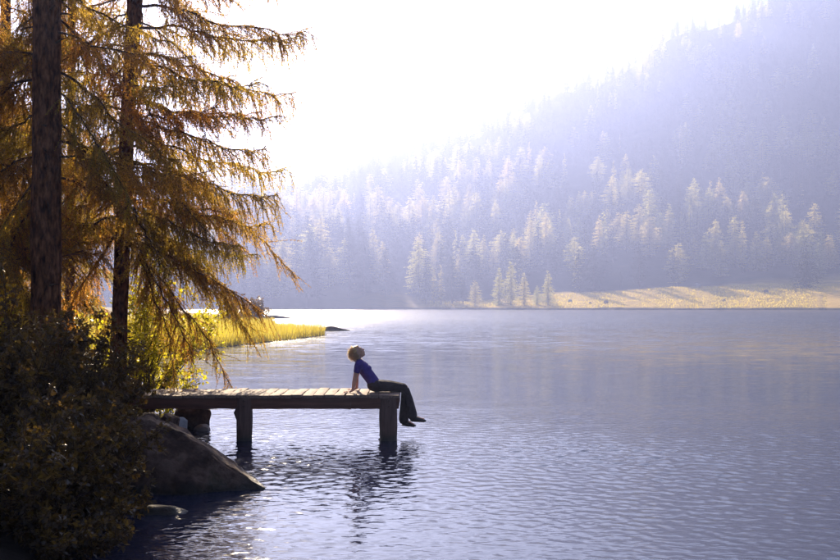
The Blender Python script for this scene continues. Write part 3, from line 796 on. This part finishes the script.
def ball_arrays(nu=14, nv=9):
    V = [[0, 0, 1]]; 
    for i in range(1, nv):
        t = math.pi * i / nv
        for j in range(nu):
            p = 2 * math.pi * j / nu; V.append([math.sin(t) * math.cos(p), math.sin(t) * math.sin(p), math.cos(t)])
    V.append([0, 0, -1]); V = np.array(V, float)
    F = []
    for j in range(nu): F.append([0, 1 + j, 1 + (j + 1) % nu])
    for i in range(nv - 2):
        for j in range(nu):
            a_ = 1 + i * nu + j; b_ = 1 + i * nu + (j + 1) % nu
            F.append([a_, a_ + nu, b_]); F.append([b_, a_ + nu, b_ + nu])
    l = len(V) - 1
    for j in range(nu): F.append([l, 1 + (nv - 2) * nu + (j + 1) % nu, 1 + (nv - 2) * nu + j])
    return V, np.array(F)
BV, BF = ball_arrays()
def chain(mb, keys, step=.3):
    """keys: (x,y,z, r_perp, r_y): overlapping ellipsoids swept along the line"""
    K = np.array([k if len(k) == 5 else (*k, k[3]) for k in keys], float)
    for a_, b_ in zip(K[:-1], K[1:]):
        L_ = np.linalg.norm(b_[:3] - a_[:3]); n = max(2, int(L_ / (min(a_[3], b_[3]) * step)) + 1)
        T = (b_[:3] - a_[:3]) / (L_ + 1e-9)
        yv = np.array([0, 1., 0]) - T * T[1]
        if np.linalg.norm(yv) < .2: yv = np.array([1., 0, 0]) - T * T[0]
        yv /= np.linalg.norm(yv); nv = np.cross(T, yv)
        for i in range(n + 1):
            k_ = a_ + (b_ - a_) * i / n
            rt = min(k_[3], k_[4]) * .9
            V = BV[:, 0:1] * nv * k_[3] + BV[:, 1:2] * yv * k_[4] + BV[:, 2:3] * T * rt + k_[:3]
            mb.add(V, BF)
def ell(mb, c, r, rot=None):
    V = BV * np.array(r)
    if rot is not None: V = V @ np.array(rot).T
    mb.add(V + np.array(c), BF)
def fused(name, mb, mat, parent, voxel=.007, smooth=3, decimate=None):
    """union of overlapping shapes into one continuous skin"""
    me = mb.mesh(name + '_raw'); ob = bpy.data.objects.new(name + '_raw', me); col.objects.link(ob)
    r = ob.modifiers.new('r', 'REMESH'); r.mode = 'VOXEL'; r.voxel_size = voxel
    s = ob.modifiers.new('s', 'SMOOTH'); s.factor = .5; s.iterations = smooth
    dg = bpy.context.evaluated_depsgraph_get(); dg.update()
    new = bpy.data.meshes.new_from_object(ob.evaluated_get(dg)); new.name = name
    bpy.data.objects.remove(ob)
    new.polygons.foreach_set('use_smooth', np.ones(len(new.polygons), dtype=bool))
    new.materials.clear()
    o = link(name, new, mat, parent); return o

person = empty('person', (-.705, 16.12, DECK + .004))
tag(person, 'person in purple T-shirt and dark trousers leaning back at the pier end', 'person')
# side profile, x towards the lake, y towards the far rail, z up from the deck
HIP = (0.0, 0.0, .10)
NECK = np.array([-.285, 0, .505])
tilt = R(38)                                                    # face turned up
HC = np.array([-.285, 0, .625])                                  # head centre
hr = np.array([[math.cos(tilt), 0, -math.sin(tilt)], [0, 1, 0], [math.sin(tilt), 0, math.cos(tilt)]])   # local x = face forward
def hp(x, y, z): return HC + hr @ np.array([x, y, z])
bd = MB()
chain(bd, [(0, 0, .10, .10, .15), (-.06, 0, .19, .085, .125), (-.13, 0, .28, .085, .13), (-.20, 0, .38, .088, .15), (-.255, 0, .45, .065, .14)])
chain(bd, [(-.268, 0, .46, .05), (-.290, 0, .535, .044), tuple(hp(-.02, 0, -.055)) + (.046,)])
LEGS = {}
for s, knee, ankle, toe in ((-1, (.475, -.11, .055), (.59, -.115, -.36), (.79, -.125, -.445)), (1, (.465, .10, .05), (.455, .10, -.455), (.63, .095, -.55))):
    LEGS[s] = (knee, ankle, toe)
    chain(bd, [(0.02, s * .085, .095, .078), (.22, s * .1, .085, .07), (*knee, .054), ((knee[0] + ankle[0]) / 2 - .01, knee[1], (knee[2] + ankle[2]) / 2 + .08, .05), (*ankle, .034)])
    chain(bd, [(*ankle, .034), (ankle[0] + .06, ankle[1], ankle[2] - .045, .032), (toe[0] - .03, toe[1], toe[2] + .02, .022, .034)])
    # straight arm propped behind, hand flat on the deck
    sh = np.array([-.262, s * .165, .445]); el = np.array([-.315, s * .205, .225]); wr_ = np.array([-.345 if s < 0 else -.31, s * .22, .045])
    chain(bd, [(*sh, .05), (*((sh + el) / 2), .042), (*el, .035), (*((el + wr_) / 2), .031), (*wr_, .023, .027)])
    palm = wr_ + np.array([-.045, s * .012, -.026])
    chain(bd, [(*wr_, .022, .027), (*palm, .014, .036)])
    for f, (da, ln_) in enumerate(((-.34, .062), (-.12, .074), (.09, .078), (.30, .068))):
        r0 = palm + np.array([-.025, -.027 + .018 * f, .002]); dv = np.array([-math.cos(da), math.sin(da), 0])
        chain(bd, [(*r0, .0085), (*(r0 + dv * ln_ * .45 + [0, 0, .005]), .008), (*(r0 + dv * ln_ + [0, 0, -.006]), .0065)])
    r0 = palm + np.array([.02, -s * .028, 0]); dv = np.array([-.55, -s * .8, 0])
    chain(bd, [(*r0, .010), (*(r0 + dv * .03 + [0, 0, .003]), .009), (*(r0 + dv * .056 + [0, 0, -.004]), .007)])
# head with face
ell(bd, hp(-.015, 0, .022), (.098, .076, .094), hr)
ell(bd, hp(.03, 0, -.035), (.062, .058, .075), hr)
ell(bd, hp(.052, 0, -.088), (.026, .028, .022), hr)             # chin
ell(bd, hp(.066, 0, .028), (.026, .055, .016), hr)              # brow
chain(bd, [(*hp(.080, 0, .012), .010), (*hp(.098, 0, -.016), .012), (*hp(.106, 0, -.026), .0125)])   # nose
ell(bd, hp(.084, 0, -.052), (.014, .024, .0065), hr)             # lips
ell(bd, hp(.081, 0, -.065), (.014, .021, .007), hr)
for s in (-1, 1):
    ell(bd, hp(.062, s * .038, -.018), (.024, .022, .022), hr)   # cheek
    ell(bd, hp(-.012, s * .076, -.008), (.020, .009, .030), hr)  # ear
    ell(bd, hp(.076, s * .031, .006), (.011, .014, .009), hr)    # closed eye
fused('body', bd, M['skin'], person, .0065, 2)
st = MB()
chain(st, [(-.028, 0, .135, .105, .152), (-.065, 0, .20, .097, .138), (-.13, 0, .285, .098, .142), (-.20, 0, .385, .10, .162), (-.25, 0, .448, .076, .15), (-.268, 0, .475, .056, .09)])
for s in (-1, 1):
    ell(st, (-.125, s * .062, .365), (.062, .06, .058))          # bust
    chain(st, [(-.245, s * .13, .452, .062), (-.266, s * .172, .43, .06), (-.285, s * .19, .34, .054)])
fused('shirt', st, M['shirt'], person, .008, 4)
tr = MB()
chain(tr, [(-.035, 0, .12, .112, .158), (.01, 0, .10, .108, .168), (.05, 0, .095, .10, .165)])
for s in (-1, 1):
    kn, an, to = LEGS[s]
    chain(tr, [(.02, s * .085, .098, .094), (.22, s * .1, .092, .084), (kn[0] - .03, kn[1], kn[2] + .012, .068), (kn[0] + .005, kn[1], kn[2] - .03, .066), ((kn[0] + an[0]) / 2, kn[1], (kn[2] + an[2]) / 2 + .03, .068), (an[0] - .01, an[1], an[2] + .03, .078), (an[0] - .006, an[1], an[2] - .005, .078)])
fused('trousers', tr, M['trousers'], person, .008, 4)
for s in (-1, 1):
    kn, an, to = LEGS[s]
    sb = MB(); an = np.array(an); to = np.array(to)
    hl = an + [-.03, 0, -.055]
    chain(sb, [(*(an + [0, 0, -.005]), .042, .04), (*(hl + [.02, 0, .01]), .040, .038), (*((hl + to) / 2 + [0, 0, .008]), .036, .042), (*(to + [-.05, 0, .012]), .028, .044), (*to, .016, .030)])
    sh_ = fused('shoe', sb, M['shoe'], person, .006, 2)
    so = MB(); chain(so, [(*(hl + [-.01, 0, -.03]), .009, .034), (*((hl + to) / 2 + [0, 0, -.026]), .009, .042), (*(to + [-.02, 0, -.014]), .008, .036)])
    fused('sole', so, M['sole'], sh_, .006, 1)
# short wavy hair: a fused cap with loose locks over it
hb = MB(); hg = np.random.default_rng(17)
ell(hb, hp(-.036, 0, .034), (.090, .084, .090), hr)
ell(hb, hp(-.055, 0, -.03), (.062, .076, .070), hr)
ell(hb, hp(.022, 0, .078), (.050, .060, .024), hr)
for k in range(70):
    v = hg.normal(0, 1, 3); v /= np.linalg.norm(v)
    if v[0] > .55 or (v[2] < -.5 and v[0] > 0): continue
    c0 = np.array([-.042 + v[0] * .080, v[1] * .076, .018 + v[2] * .088])
    ell(hb, hp(*c0), hg.uniform(.012, .024, 3), hr)
hair = fused('hair', hb, M['hair'], person, .006, 2)
lk = MB(); A_ = []; B_ = []; C_ = []
for k in range(1100):
    v = hg.normal(0, 1, 3); v /= np.linalg.norm(v)
    if v[0] > .5: continue
    p0 = np.array([-.044 + v[0] * .084, v[1] * .08, .018 + v[2] * .09])
    d = np.array([v[0] * .5 - .35, v[1] * .6, v[2] * .4 - .45]) + hg.normal(0, .35, 3); d /= np.linalg.norm(d)
    l_ = hg.uniform(.02, .042)
    A_.append(hp(*p0)); B_.append(hp(*(p0 + d * l_))); C_.append(hp(*(p0 + d * l_ * 1.7 + [0, 0, -.01])))
lk.prisms(A_, B_, .0032, .0024); lk.prisms(B_, C_, .0024, .0008)
o = lk.build('locks', M['hair'], hair)

# ------------------------------------------------------------------ foreground larches
def branch_variant(L_, droop, uptip, seed, dens=1.0, hang=1.0):
    """local: grows along +x from the trunk. Returns (wood mesh, needle mesh)"""
    rg = np.random.default_rng(seed)
    wood = MB(); nd = MB()
    n = 18; s = np.linspace(0, 1, n)
    wob = np.cumsum(rg.normal(0, .018, n)); wob -= wob[0]
    wz = np.cumsum(rg.normal(0, .012, n)); wz -= wz[0]
    main = np.stack([L_ * s * (1 - .12 * droop * s), L_ * wob, L_ * (-droop * s ** 1.35 + uptip * s ** 4) + L_ * wz], 1)
    wood.tube(main, np.interp(s, [0, .08, 1], [.030, .022, .004]) * (L_ / 2.6) ** .5, 6, cap=False)
    A = []; B = []; RA = []; RB = []; NP = []; ND = []
    def along(path):
        seg = path[1:] - path[:-1]; ln_ = np.linalg.norm(seg, axis=1)
        for p, d, l in zip(path[:-1], seg, ln_):
            m = max(1, int(l / .024))
            tt = (np.arange(m) + rg.random(m)) / m
            for t in tt: NP.append(p + d * t); ND.append(d / (l + 1e-9))
    def twig(p0, d0, l, m, grav, r0):
        pts = [p0]; d = d0 / np.linalg.norm(d0)
        for i in range(m):
            d = d + np.array([0, 0, -grav]) / m + rg.normal(0, .10, 3); d /= np.linalg.norm(d)
            pts.append(pts[-1] + d * l / m)
        pts = np.array(pts)
        rr = np.linspace(r0, r0 * .35, m + 1)
        for i in range(m): A.append(pts[i]); B.append(pts[i + 1]); RA.append(rr[i]); RB.append(rr[i + 1])
        return pts
    nsec = int(L_ / .05 * dens)
    for k in range(nsec):
        f = .10 + .9 * (k + rg.random()) / nsec
        i = min(int(f * (n - 1)), n - 2); w = f * (n - 1) - i
        p0 = main[i] * (1 - w) + main[i + 1] * w; T = main[i + 1] - main[i]; T /= np.linalg.norm(T)
        side = 1 if k % 2 else -1
        l = L_ * (.06 + .27 * (1 - f) ** .8 * min(1, f * 4 + .2)) * rg.uniform(.55, 1.3)
        d0 = T * rg.uniform(.5, 1.0) + np.array([0, side * rg.uniform(.4, 1.0), rg.uniform(-.35, .25)])
        pts = twig(p0, d0, l, 4, rg.uniform(.2, .75), .0065)
        if f > .12: along(pts)
        nt_ = int(l / .075 * dens)
        for q in range(nt_):
            g_ = rg.uniform(.1, 1); j = min(int(g_ * 4), 3)
            p1 = pts[j] + (pts[j + 1] - pts[j]) * (g_ * 4 - j)
            T1 = pts[j + 1] - pts[j]; T1 /= np.linalg.norm(T1)
            hangy = rg.random() < .55
            d1 = T1 * rg.uniform(.3, .9) + rg.normal(0, .45, 3) + np.array([0, 0, -(1.0 if hangy else .15) * hang])
            l1 = rg.uniform(.05, .15) if not hangy else rg.uniform(.08, .30) * hang
            along(twig(p1, d1, l1, 2, .5 if hangy else -.1, .0035))
    along(main[7:])
    for k in range(int(L_ * 5 * hang)):                                # long hanging shoots
        f = rg.uniform(.3, 1); i = min(int(f * (n - 1)), n - 2)
        along(twig(main[i], rg.normal(0, .3, 3) + np.array([.15, 0, -1]), rg.uniform(.15, .42) * hang, 4, .3, .004))
    wood.prisms(A, B, np.array(RA), np.array(RB))
    NP = np.array(NP); ND = np.array(ND)
    per = 3
    P0 = np.repeat(NP, per, 0); D0_ = np.repeat(ND, per, 0)
    dv = D0_ * .55 + rg.normal(0, .62, P0.shape); dv /= np.linalg.norm(dv, axis=1, keepdims=True)
    sd = np.cross(dv, rg.normal(0, 1, P0.shape)); sd /= np.linalg.norm(sd, axis=1, keepdims=True) + 1e-9
    ln_ = rg.uniform(.024, .046, (len(P0), 1)); w = rg.uniform(.004, .0085, (len(P0), 1))
    V = np.stack([P0 - sd * w, P0 + sd * w, P0 + dv * ln_], 1).reshape(-1, 3)
    nd.add(V, np.arange(len(V)).reshape(-1, 3))
    wm = wood.mesh('branch'); wm.materials.append(M['twig'])
    nm = nd.mesh('needles'); nm.materials.append(M['needle'])
    return wm, nm
BR = {'long': [branch_variant(2.7, dr, up, 300 + k, hang=1.0 + .25 * k) for k, (dr, up) in enumerate(((.30, .16), (.42, .20), (.22, .12), (.52, .18)))],
      'mid': [branch_variant(1.8, dr, up, 320 + k) for k, (dr, up) in enumerate(((.35, .15), (.55, .2), (.25, .05)))],
      'weep': [branch_variant(2.5, dr, up, 340 + k, hang=1.6) for k, (dr, up) in enumerate(((.95, .10), (1.25, .05)))],
      'short': [branch_variant(1.1, .4, .12, 360 + k) for k in range(2)]}
BL = {'long': 2.7, 'mid': 1.8, 'weep': 2.5, 'short': 1.1}

def larch_trunk(base, top, r0, r1, seed, h):
    n, sd = 420, 72; b = MB()
    f = np.linspace(0, 1, n); a_ = np.linspace(0, 2 * np.pi, sd, endpoint=False)
    AA_, FF = np.meshgrid(a_, f)
    z = -.5 + (h + .5) * FF
    rr = np.interp(FF, [0, .06, .14, .5, 1], [r0 * 1.55, r0 * 1.12, r0, r0 + (r1 - r0) * .6, r1])
    rr = rr * (1 - .13 * np.clip(1 - 7 * np.abs(fbm(np.cos(AA_) * 5 + seed * 2, np.sin(AA_) * 5 + z * 1.3, seed + 3, 2) - .37), 0, 1) + .16 * (fbm(np.cos(AA_) * 3 + seed, np.sin(AA_) * 3 + z * .8, seed, 4) - .47) + .14 * (vnoise(AA_ * 9 / 6.283 * 2, z * 1.7, seed) - .5) * 1.0)
    cx_ = (top[0] - base[0]) * FF + .05 * np.sin(FF * 5 + seed); cy_ = (top[1] - base[1]) * FF + .05 * np.cos(FF * 4 + seed)
    V = np.stack([cx_ + np.cos(AA_) * rr, cy_ + np.sin(AA_) * rr, z], -1).reshape(-1, 3)
    i = np.arange(n - 1)[:, None] * sd; j = np.arange(sd)[None]; j2 = (j + 1) % sd
    b.add(V, np.stack([i + j, i + j2, i + sd + j2, i + sd + j], -1).reshape(-1, 4))
    me = b.mesh('trunk', True); me.materials.append(M['bark'])
    def axis(zz):
        q = (zz + .5) / (h + .5)
        return np.array([(top[0] - base[0]) * q + .05 * math.sin(q * 5 + seed), (top[1] - base[1]) * q + .05 * math.cos(q * 4 + seed), zz])
    return me, axis

def put_branch(tree, axis, kind, idx, z, az, length=None, pitch=0.0, roll=0.0):
    wm, nm = BR[kind][idx % len(BR[kind])]
    b = bpy.data.objects.new('branch', wm); col.objects.link(b); b.parent = tree
    p = axis(z); b.location = p
    b.rotation_euler = (R(roll), -R(pitch), R(az)); s = (length or BL[kind]) / BL[kind]
    b.scale = (s, s, s)
    nd = bpy.data.objects.new('needles', nm); col.objects.link(nd); nd.parent = b
    nd['kind'] = 'stuff'

def larch(u_base, D, u_top, r0, r1, h, seed, label, explicit=(), n=40, zmin=2.2, lmax=2.3, avoid=None, dens_top=.55, fill=None):
    x0 = (u_base - 420) / FPX * D; z0 = float(land_z(x0, D)) - .05
    ztop = CAM_H + 305 / FPX * D                                # height at the top edge of the photo
    x1 = x0 + ((u_top - 420) / FPX * D - x0) / (ztop - z0) * h
    t = empty('larch_tree', (x0, D, z0)); tag(t, label, 'tree', 'larches on the near bank')
    me, axis = larch_trunk((x0, D), (x1, D + .1), r0, r1, seed, h)
    c = link('trunk', me, None, t)
    for e in explicit: put_branch(t, axis, *e)
    rg = np.random.default_rng(seed)
    for k in range(11):                                               # broken dead stubs on the trunk
        z = rg.uniform(1.3, 7.5); a_ = rg.uniform(0, 6.28); q = (z + .5) / (h + .5); r_ = r0 + (r1 - r0) * q
        p = axis(z); d = np.array([math.cos(a_), math.sin(a_), rg.uniform(-.2, .35)]); l = rg.uniform(.08, .35)
        sb_ = MB(); sb_.tube([p + d * r_ * .7, p + d * (r_ + l * .5) + rg.normal(0, .01, 3), p + d * (r_ + l) + rg.normal(0, .03, 3)], [.018, .012, .006], 6)
        sb_.build('branch_stub', M['twig'], t)
    for k in range(n):
        f = (k + rg.random()) / n
        z = zmin + (h - .4 - zmin) * f ** 1.25
        az = (k * 137.5 + rg.uniform(-25, 25)) % 360
        if avoid and any(a0 <= az <= a1 for a0, a1 in avoid) and z < 8.5: continue
        L_ = lmax * min(1.0, (1.05 - (z / h)) ** .7 + .12) * rg.uniform(.7, 1.1)
        kind = 'weep' if (z < 7.5 and rg.random() < .38) else ('long' if L_ > 1.9 else 'mid' if L_ > 1.2 else 'short')
        put_branch(t, axis, kind, int(rg.integers(0, 9)), z, az, L_, rg.uniform(-16, 22), rg.uniform(-22, 22))
    return t

# slender larch whose boughs overhang the pier (heights are above its foot)
exB = [('long', 2, 7.9, 4, 2.75, 6), ('long', 0, 7.35, -14, 2.85, 4), ('long', 1, 7.0, 8, 3.0, 6), ('long', 2, 6.55, -4, 2.95, 2), ('long', 3, 6.2, 14, 2.8, 6), ('long', 1, 6.0, -22, 2.95, 2),
       ('long', 0, 5.35, -2, 2.7, 0), ('long', 3, 5.0, -16, 2.75, 6), ('long', 1, 4.7, 10, 2.75, 4), ('long', 3, 4.3, -8, 2.8, 6), ('weep', 0, 4.35, -26, 2.1, 6),
       ('long', 1, 3.8, 4, 2.55, 2), ('long', 3, 3.55, -20, 2.5, 2), ('weep', 1, 3.55, -4, 2.15, 8), ('weep', 0, 3.4, 14, 2.3, 6), ('long', 0, 3.1, 18, 2.3, -2),
       ('weep', 1, 2.95, -12, 2.1, 2), ('weep', 0, 3.0, -26, 2.1, -8), ('mid', 0, 5.9, 60, 1.9, 0), ('mid', 1, 5.2, -60, 1.7, 0), ('mid', 1, 3.3, 40, 1.9, 0)]
larch(117, 17.2, 133, .135, .115, 14.5, 3, 'slender leaning larch whose long boughs hang over the shore end of the pier', exB, n=100, zmin=2.9, lmax=2.5, avoid=[(255, 300)])
larch(50, 14.2, 41, .205, .17, 17, 5, 'thick upright larch trunk standing nearest, left of the slender leaning one', (), n=125, zmin=3.2, lmax=2.7, avoid=[(205, 350)])
larch(-48, 15.8, -52, .17, .13, 15, 8, 'larch at the left edge of the photo with only its boughs in view', (), n=90, zmin=2.0, lmax=2.9)
larch(66, 24.0, 70, .11, .08, 14, 13, 'thin larch behind, half hidden between the thick and the slender trunk', (), n=60, zmin=1.8, lmax=2.2)
larch(8, 25.0, 4, .15, .11, 16, 21, 'larch farther back at the left, seen past the thick trunk', (), n=64, zmin=2.0, lmax=2.7)

# ------------------------------------------------------------------ shrubs
def shrub(name, u, D, w, h, nstem, nleaf, leaf, mat, label, seed, cat='shrub', lean=(0, 0), group=None, zoff=0.0, up=.9):
    rg = np.random.default_rng(seed)
    x0 = (u - 420) / FPX * D; z0 = max(float(land_z(x0, D)), -.1) - .08 + zoff
    t = empty(name, (x0, D, z0)); tag(t, label, cat, group)
    st_ = MB(); P0 = []; D0_ = []
    for k in range(nstem):
        a_ = rg.uniform(0, 6.283); r_ = math.sqrt(rg.random())
        tip = np.array([math.cos(a_) * r_ * w / 2 + lean[0], math.sin(a_) * r_ * w / 2 + lean[1], h * (1 - .45 * r_ ** 2) * rg.uniform(.72, 1.08)])
        b0 = np.array([math.cos(a_) * r_ * w * .12, math.sin(a_) * r_ * w * .12, 0])
        s = np.linspace(0, 1, 9)[:, None]
        path = b0 + (tip - b0) * np.concatenate([s ** 1.25, s ** 1.25, s ** up], 1) + np.cumsum(rg.normal(0, .022 * h, (9, 3)), 0) * s
        st_.tube(path, np.linspace(.014, .003, 9) * (h / 2) ** .5, 5, cap=False)
        for q in range(9):                                            # side twigs
            f = rg.uniform(.22, 1); i = min(int(f * 8), 7); p = path[i] + (path[i + 1] - path[i]) * (f * 8 - i)
            T = path[i + 1] - path[i]; T = T / (np.linalg.norm(T) + 1e-9)
            d = T * .7 + rg.normal(0, .6, 3); d /= np.linalg.norm(d)
            l = h * rg.uniform(.06, .2)
            e = p + d * l; e2 = e + (d + [0, 0, -.25]) * l * .6
            st_.prisms([p, e], [e, e2], [.004, .003], [.003, .0015])
            m = max(4, int(nleaf / (nstem * 9)))
            tt = rg.random(m)
            for t_ in tt:
                P0.append(p + (e - p) * min(1, t_ * 1.6) + (e2 - e) * max(0, t_ * 1.6 - 1)); D0_.append(d)
    st_.build('stems', M['twig'], t)
    P0 = np.array(P0); D0_ = np.array(D0_)
    dv = D0_ * .4 + rg.normal(0, .6, P0.shape) + np.array([0, 0, -.1]); dv /= np.linalg.norm(dv, axis=1, keepdims=True)
    nn = rg.normal(0, .55, P0.shape) + np.array([0, 0, 1.0]); sd = np.cross(dv, nn); sd /= np.linalg.norm(sd, axis=1, keepdims=True) + 1e-9
    up_ = np.cross(sd, dv)
    l = leaf * rg.uniform(.4, 1.5, (len(P0), 1)); wd = l * rg.uniform(.22, .34, (len(P0), 1))
    base = P0 + dv * l * .15 + rg.normal(0, .01, P0.shape)
    V = np.stack([base, base + dv * l * .5 + sd * wd + up_ * l * .08, base + dv * l - up_ * l * .06, base + dv * l * .5 - sd * wd + up_ * l * .08], 1).reshape(-1, 3)
    lb = MB(); lb.add(V, np.arange(len(V)).reshape(-1, 4))
    o = lb.build('leaves', mat, t); o['kind'] = 'stuff'
    return t
shrub('yellow_shrub', 140, 18.4, 1.9, 3.0, 36, 9000, .07, M['leaf_yellow'], 'backlit yellow-green shrub behind the shore end of the pier', 1, lean=(.35, 0))
shrub('yellow_shrub', 172, 19.6, 1.3, 1.1, 18, 2400, .065, M['leaf_yellow'], 'low yellow-green shrub over the water just above the pier deck', 2, lean=(.15, 0))
shrub('yellow_shrub', -4, 17.5, 1.0, 2.6, 14, 1800, .08, M['leaf_yellow'], 'yellow-leaved shrub peeking in at the left edge of the photo', 3)
shrub('dark_shrub', 72, 12.5, 2.1, 1.55, 50, 17000, .052, M['leaf_dark'], 'dark leafy shrub with small glinting leaves beside the wedge-shaped boulder', 4)
shrub('dark_shrub', 5, 11.4, 2.3, 1.75, 50, 17000, .055, M['leaf_dark'], 'dark dense shrub at the left edge below the thick trunk', 5)
shrub('dark_shrub', 96, 15.0, 1.4, 1.2, 30, 8000, .055, M['leaf_dark'], 'dark shrub in front of the foot of the slender larch at the pier start', 6)
shrub('dark_shrub', 62, 10.2, 1.9, 1.15, 44, 14000, .05, M['leaf_dark'], 'low dark shrub drooping to the water in front of the tall dark ones', 7)
shrub('dark_shrub', 22, 8.9, 2.0, .95, 44, 13000, .05, M['leaf_dark'], 'low dark shrub in the bottom corner of the photo', 8)
shrub('dark_shrub', 40, 17.0, 2.4, 1.9, 36, 9000, .065, M['leaf_dark'], 'tall dark shrub behind the thick larch trunk', 9)
shrub('dark_shrub', 104, 9.5, 1.1, .6, 24, 5000, .045, M['leaf_dark'], 'low sprawling dark plant at the waterline in front of the drooping shrub', 13)
shrub('dark_shrub', 48, 8.3, 1.5, .5, 28, 6000, .045, M['leaf_dark'], 'lowest dark plant along the bottom edge of the photo', 14)
shrub('round_bush', 256, 108, 3.0, 2.5, 40, 5000, .22, M['leaf_dark'], 'dark round bush standing beyond the golden reed spit', 10, cat='bush')
shrub('low_bush', 228, 100, 2.6, 1.8, 30, 3500, .22, M['leaf_dark'], 'low dark bush on the spit behind the hanging bough', 12, cat='bush')

# ------------------------------------------------------------------ reeds and bank grass
def blades(name, pts, hmin, hmax, w, mat, seed, lean=.25):
    rg = np.random.default_rng(seed); n = len(pts)
    h = rg.uniform(hmin, hmax, (n, 1)); a_ = rg.uniform(0, 6.283, n)
    sd = np.stack([np.cos(a_), np.sin(a_), np.zeros(n)], 1) * w * rg.uniform(.6, 1.3, (n, 1))
    ld = np.concatenate([rg.normal(0, lean, (n, 2)), np.ones((n, 1))], 1)
    mid = pts + ld * h * .55; tip = pts + ld * h * [1.35, 1.35, 1] 
    V = np.stack([pts - sd, pts + sd, mid + sd * .7, mid - sd * .7, tip], 1).reshape(-1, 3)
    b = np.arange(n)[:, None] * 5
    mb = MB(); mb.add(V, b + np.array([[0, 1, 2, 3]]))
    mb.F3.append(b + np.array([[3, 2, 4]]))
    o = mb.build(name, mat); o['kind'] = 'stuff'
    return o
rr = np.random.default_rng(44)
y_ = 41 + 85 * rr.random(90000) ** 1.3; x_ = np.interp(y_, YS, XS) - .15 - rr.random(90000) ** 1.4 * 26
z_ = land_z(x_, y_)
ok = (z_ > -.10) & (np.abs(x_ / y_ * FPX + 300) < 230) & (rr.random(90000) < np.interp(fbm(x_ / 3, y_ / 3, 12), [.25, .5], [.35, 1]))
pts = np.stack([x_, y_, z_ - .05], 1)[ok]
o = blades('reeds', pts, .45, .95, .016, M['reed'], 1, .16); tag(o, 'golden backlit reeds covering the low spit', 'reeds')
y_ = rr.uniform(11.5, 30, 26000); x_ = np.interp(y_, YS, XS) + .05 - rr.random(26000) ** 1.6 * 4.5
z_ = land_z(x_, y_); ok = (z_ > .06) & (fbm(x_ / .7, y_ / .7, 15) > .42)
pts = np.stack([x_, y_, z_ - .03], 1)[ok]
o = blades('bank_grass', pts, .08, .26, .005, M['bank_grass'], 2, .35); tag(o, 'dark grass tufts along the near bank', 'grass')
# a few stalks standing in the water by the boulder
pts = []
for u, v, n_ in ((250, 452, 14), (279, 512, 4), (262, 470, 6)):
    D = CAM_H * FPX / (v - HORIZ)
    for k in range(n_): pts.append(((u - 420) / FPX * D + rr.normal(0, .06), D + rr.normal(0, .08), -.05))
o = blades('water_grass', np.array(pts), .03, .11, .003, M['bank_grass'], 3, .3); tag(o, 'thin grass stalks standing in the water beside the wedge-shaped boulder', 'grass')
# meadow tussocks on the far side
n_ = 26000
u_ = rr.uniform(430, 940, n_); t_ = rr.uniform(3, 100, n_) ; d_ = shore_d(u_) + t_
ok = t_ < np.interp(u_, [430, 560, 700, 840], [35, 60, 82, 100])
u_, d_ = u_[ok], d_[ok]
pts = np.stack([(u_ - 420) / FPX * d_, d_, far_z(u_, d_) - .1], 1)
o = blades('meadow_grass', pts, .4, .9, .14, M['reed'], 4, .3); tag(o, 'golden tussock grass on the far meadow', 'grass')

# ------------------------------------------------------------------ haze
hm, nt, out = new_mat('haze')
pv = nt.nodes.new('ShaderNodeVolumePrincipled')
pv.inputs['Color'].default_value = HAZE_COLOR; pv.inputs['Density'].default_value = HAZE_DENSITY; pv.inputs['Anisotropy'].default_value = HAZE_G
nt.links.new(pv.outputs[0], out.inputs['Volume'])
hz = MB(); HZ_TOP = max(float(ZZ.max()) + 36, 120)
hz.box((0, 900, (HZ_TOP - 5.5) / 2), (2 * S + 60, 2 * S + 60, HZ_TOP + 5.5)); print('haze top', HZ_TOP)
o = hz.build('haze', hm); tag(o, kind='stuff')
print('far trees', len(gx), 'objects', len(bpy.data.objects))
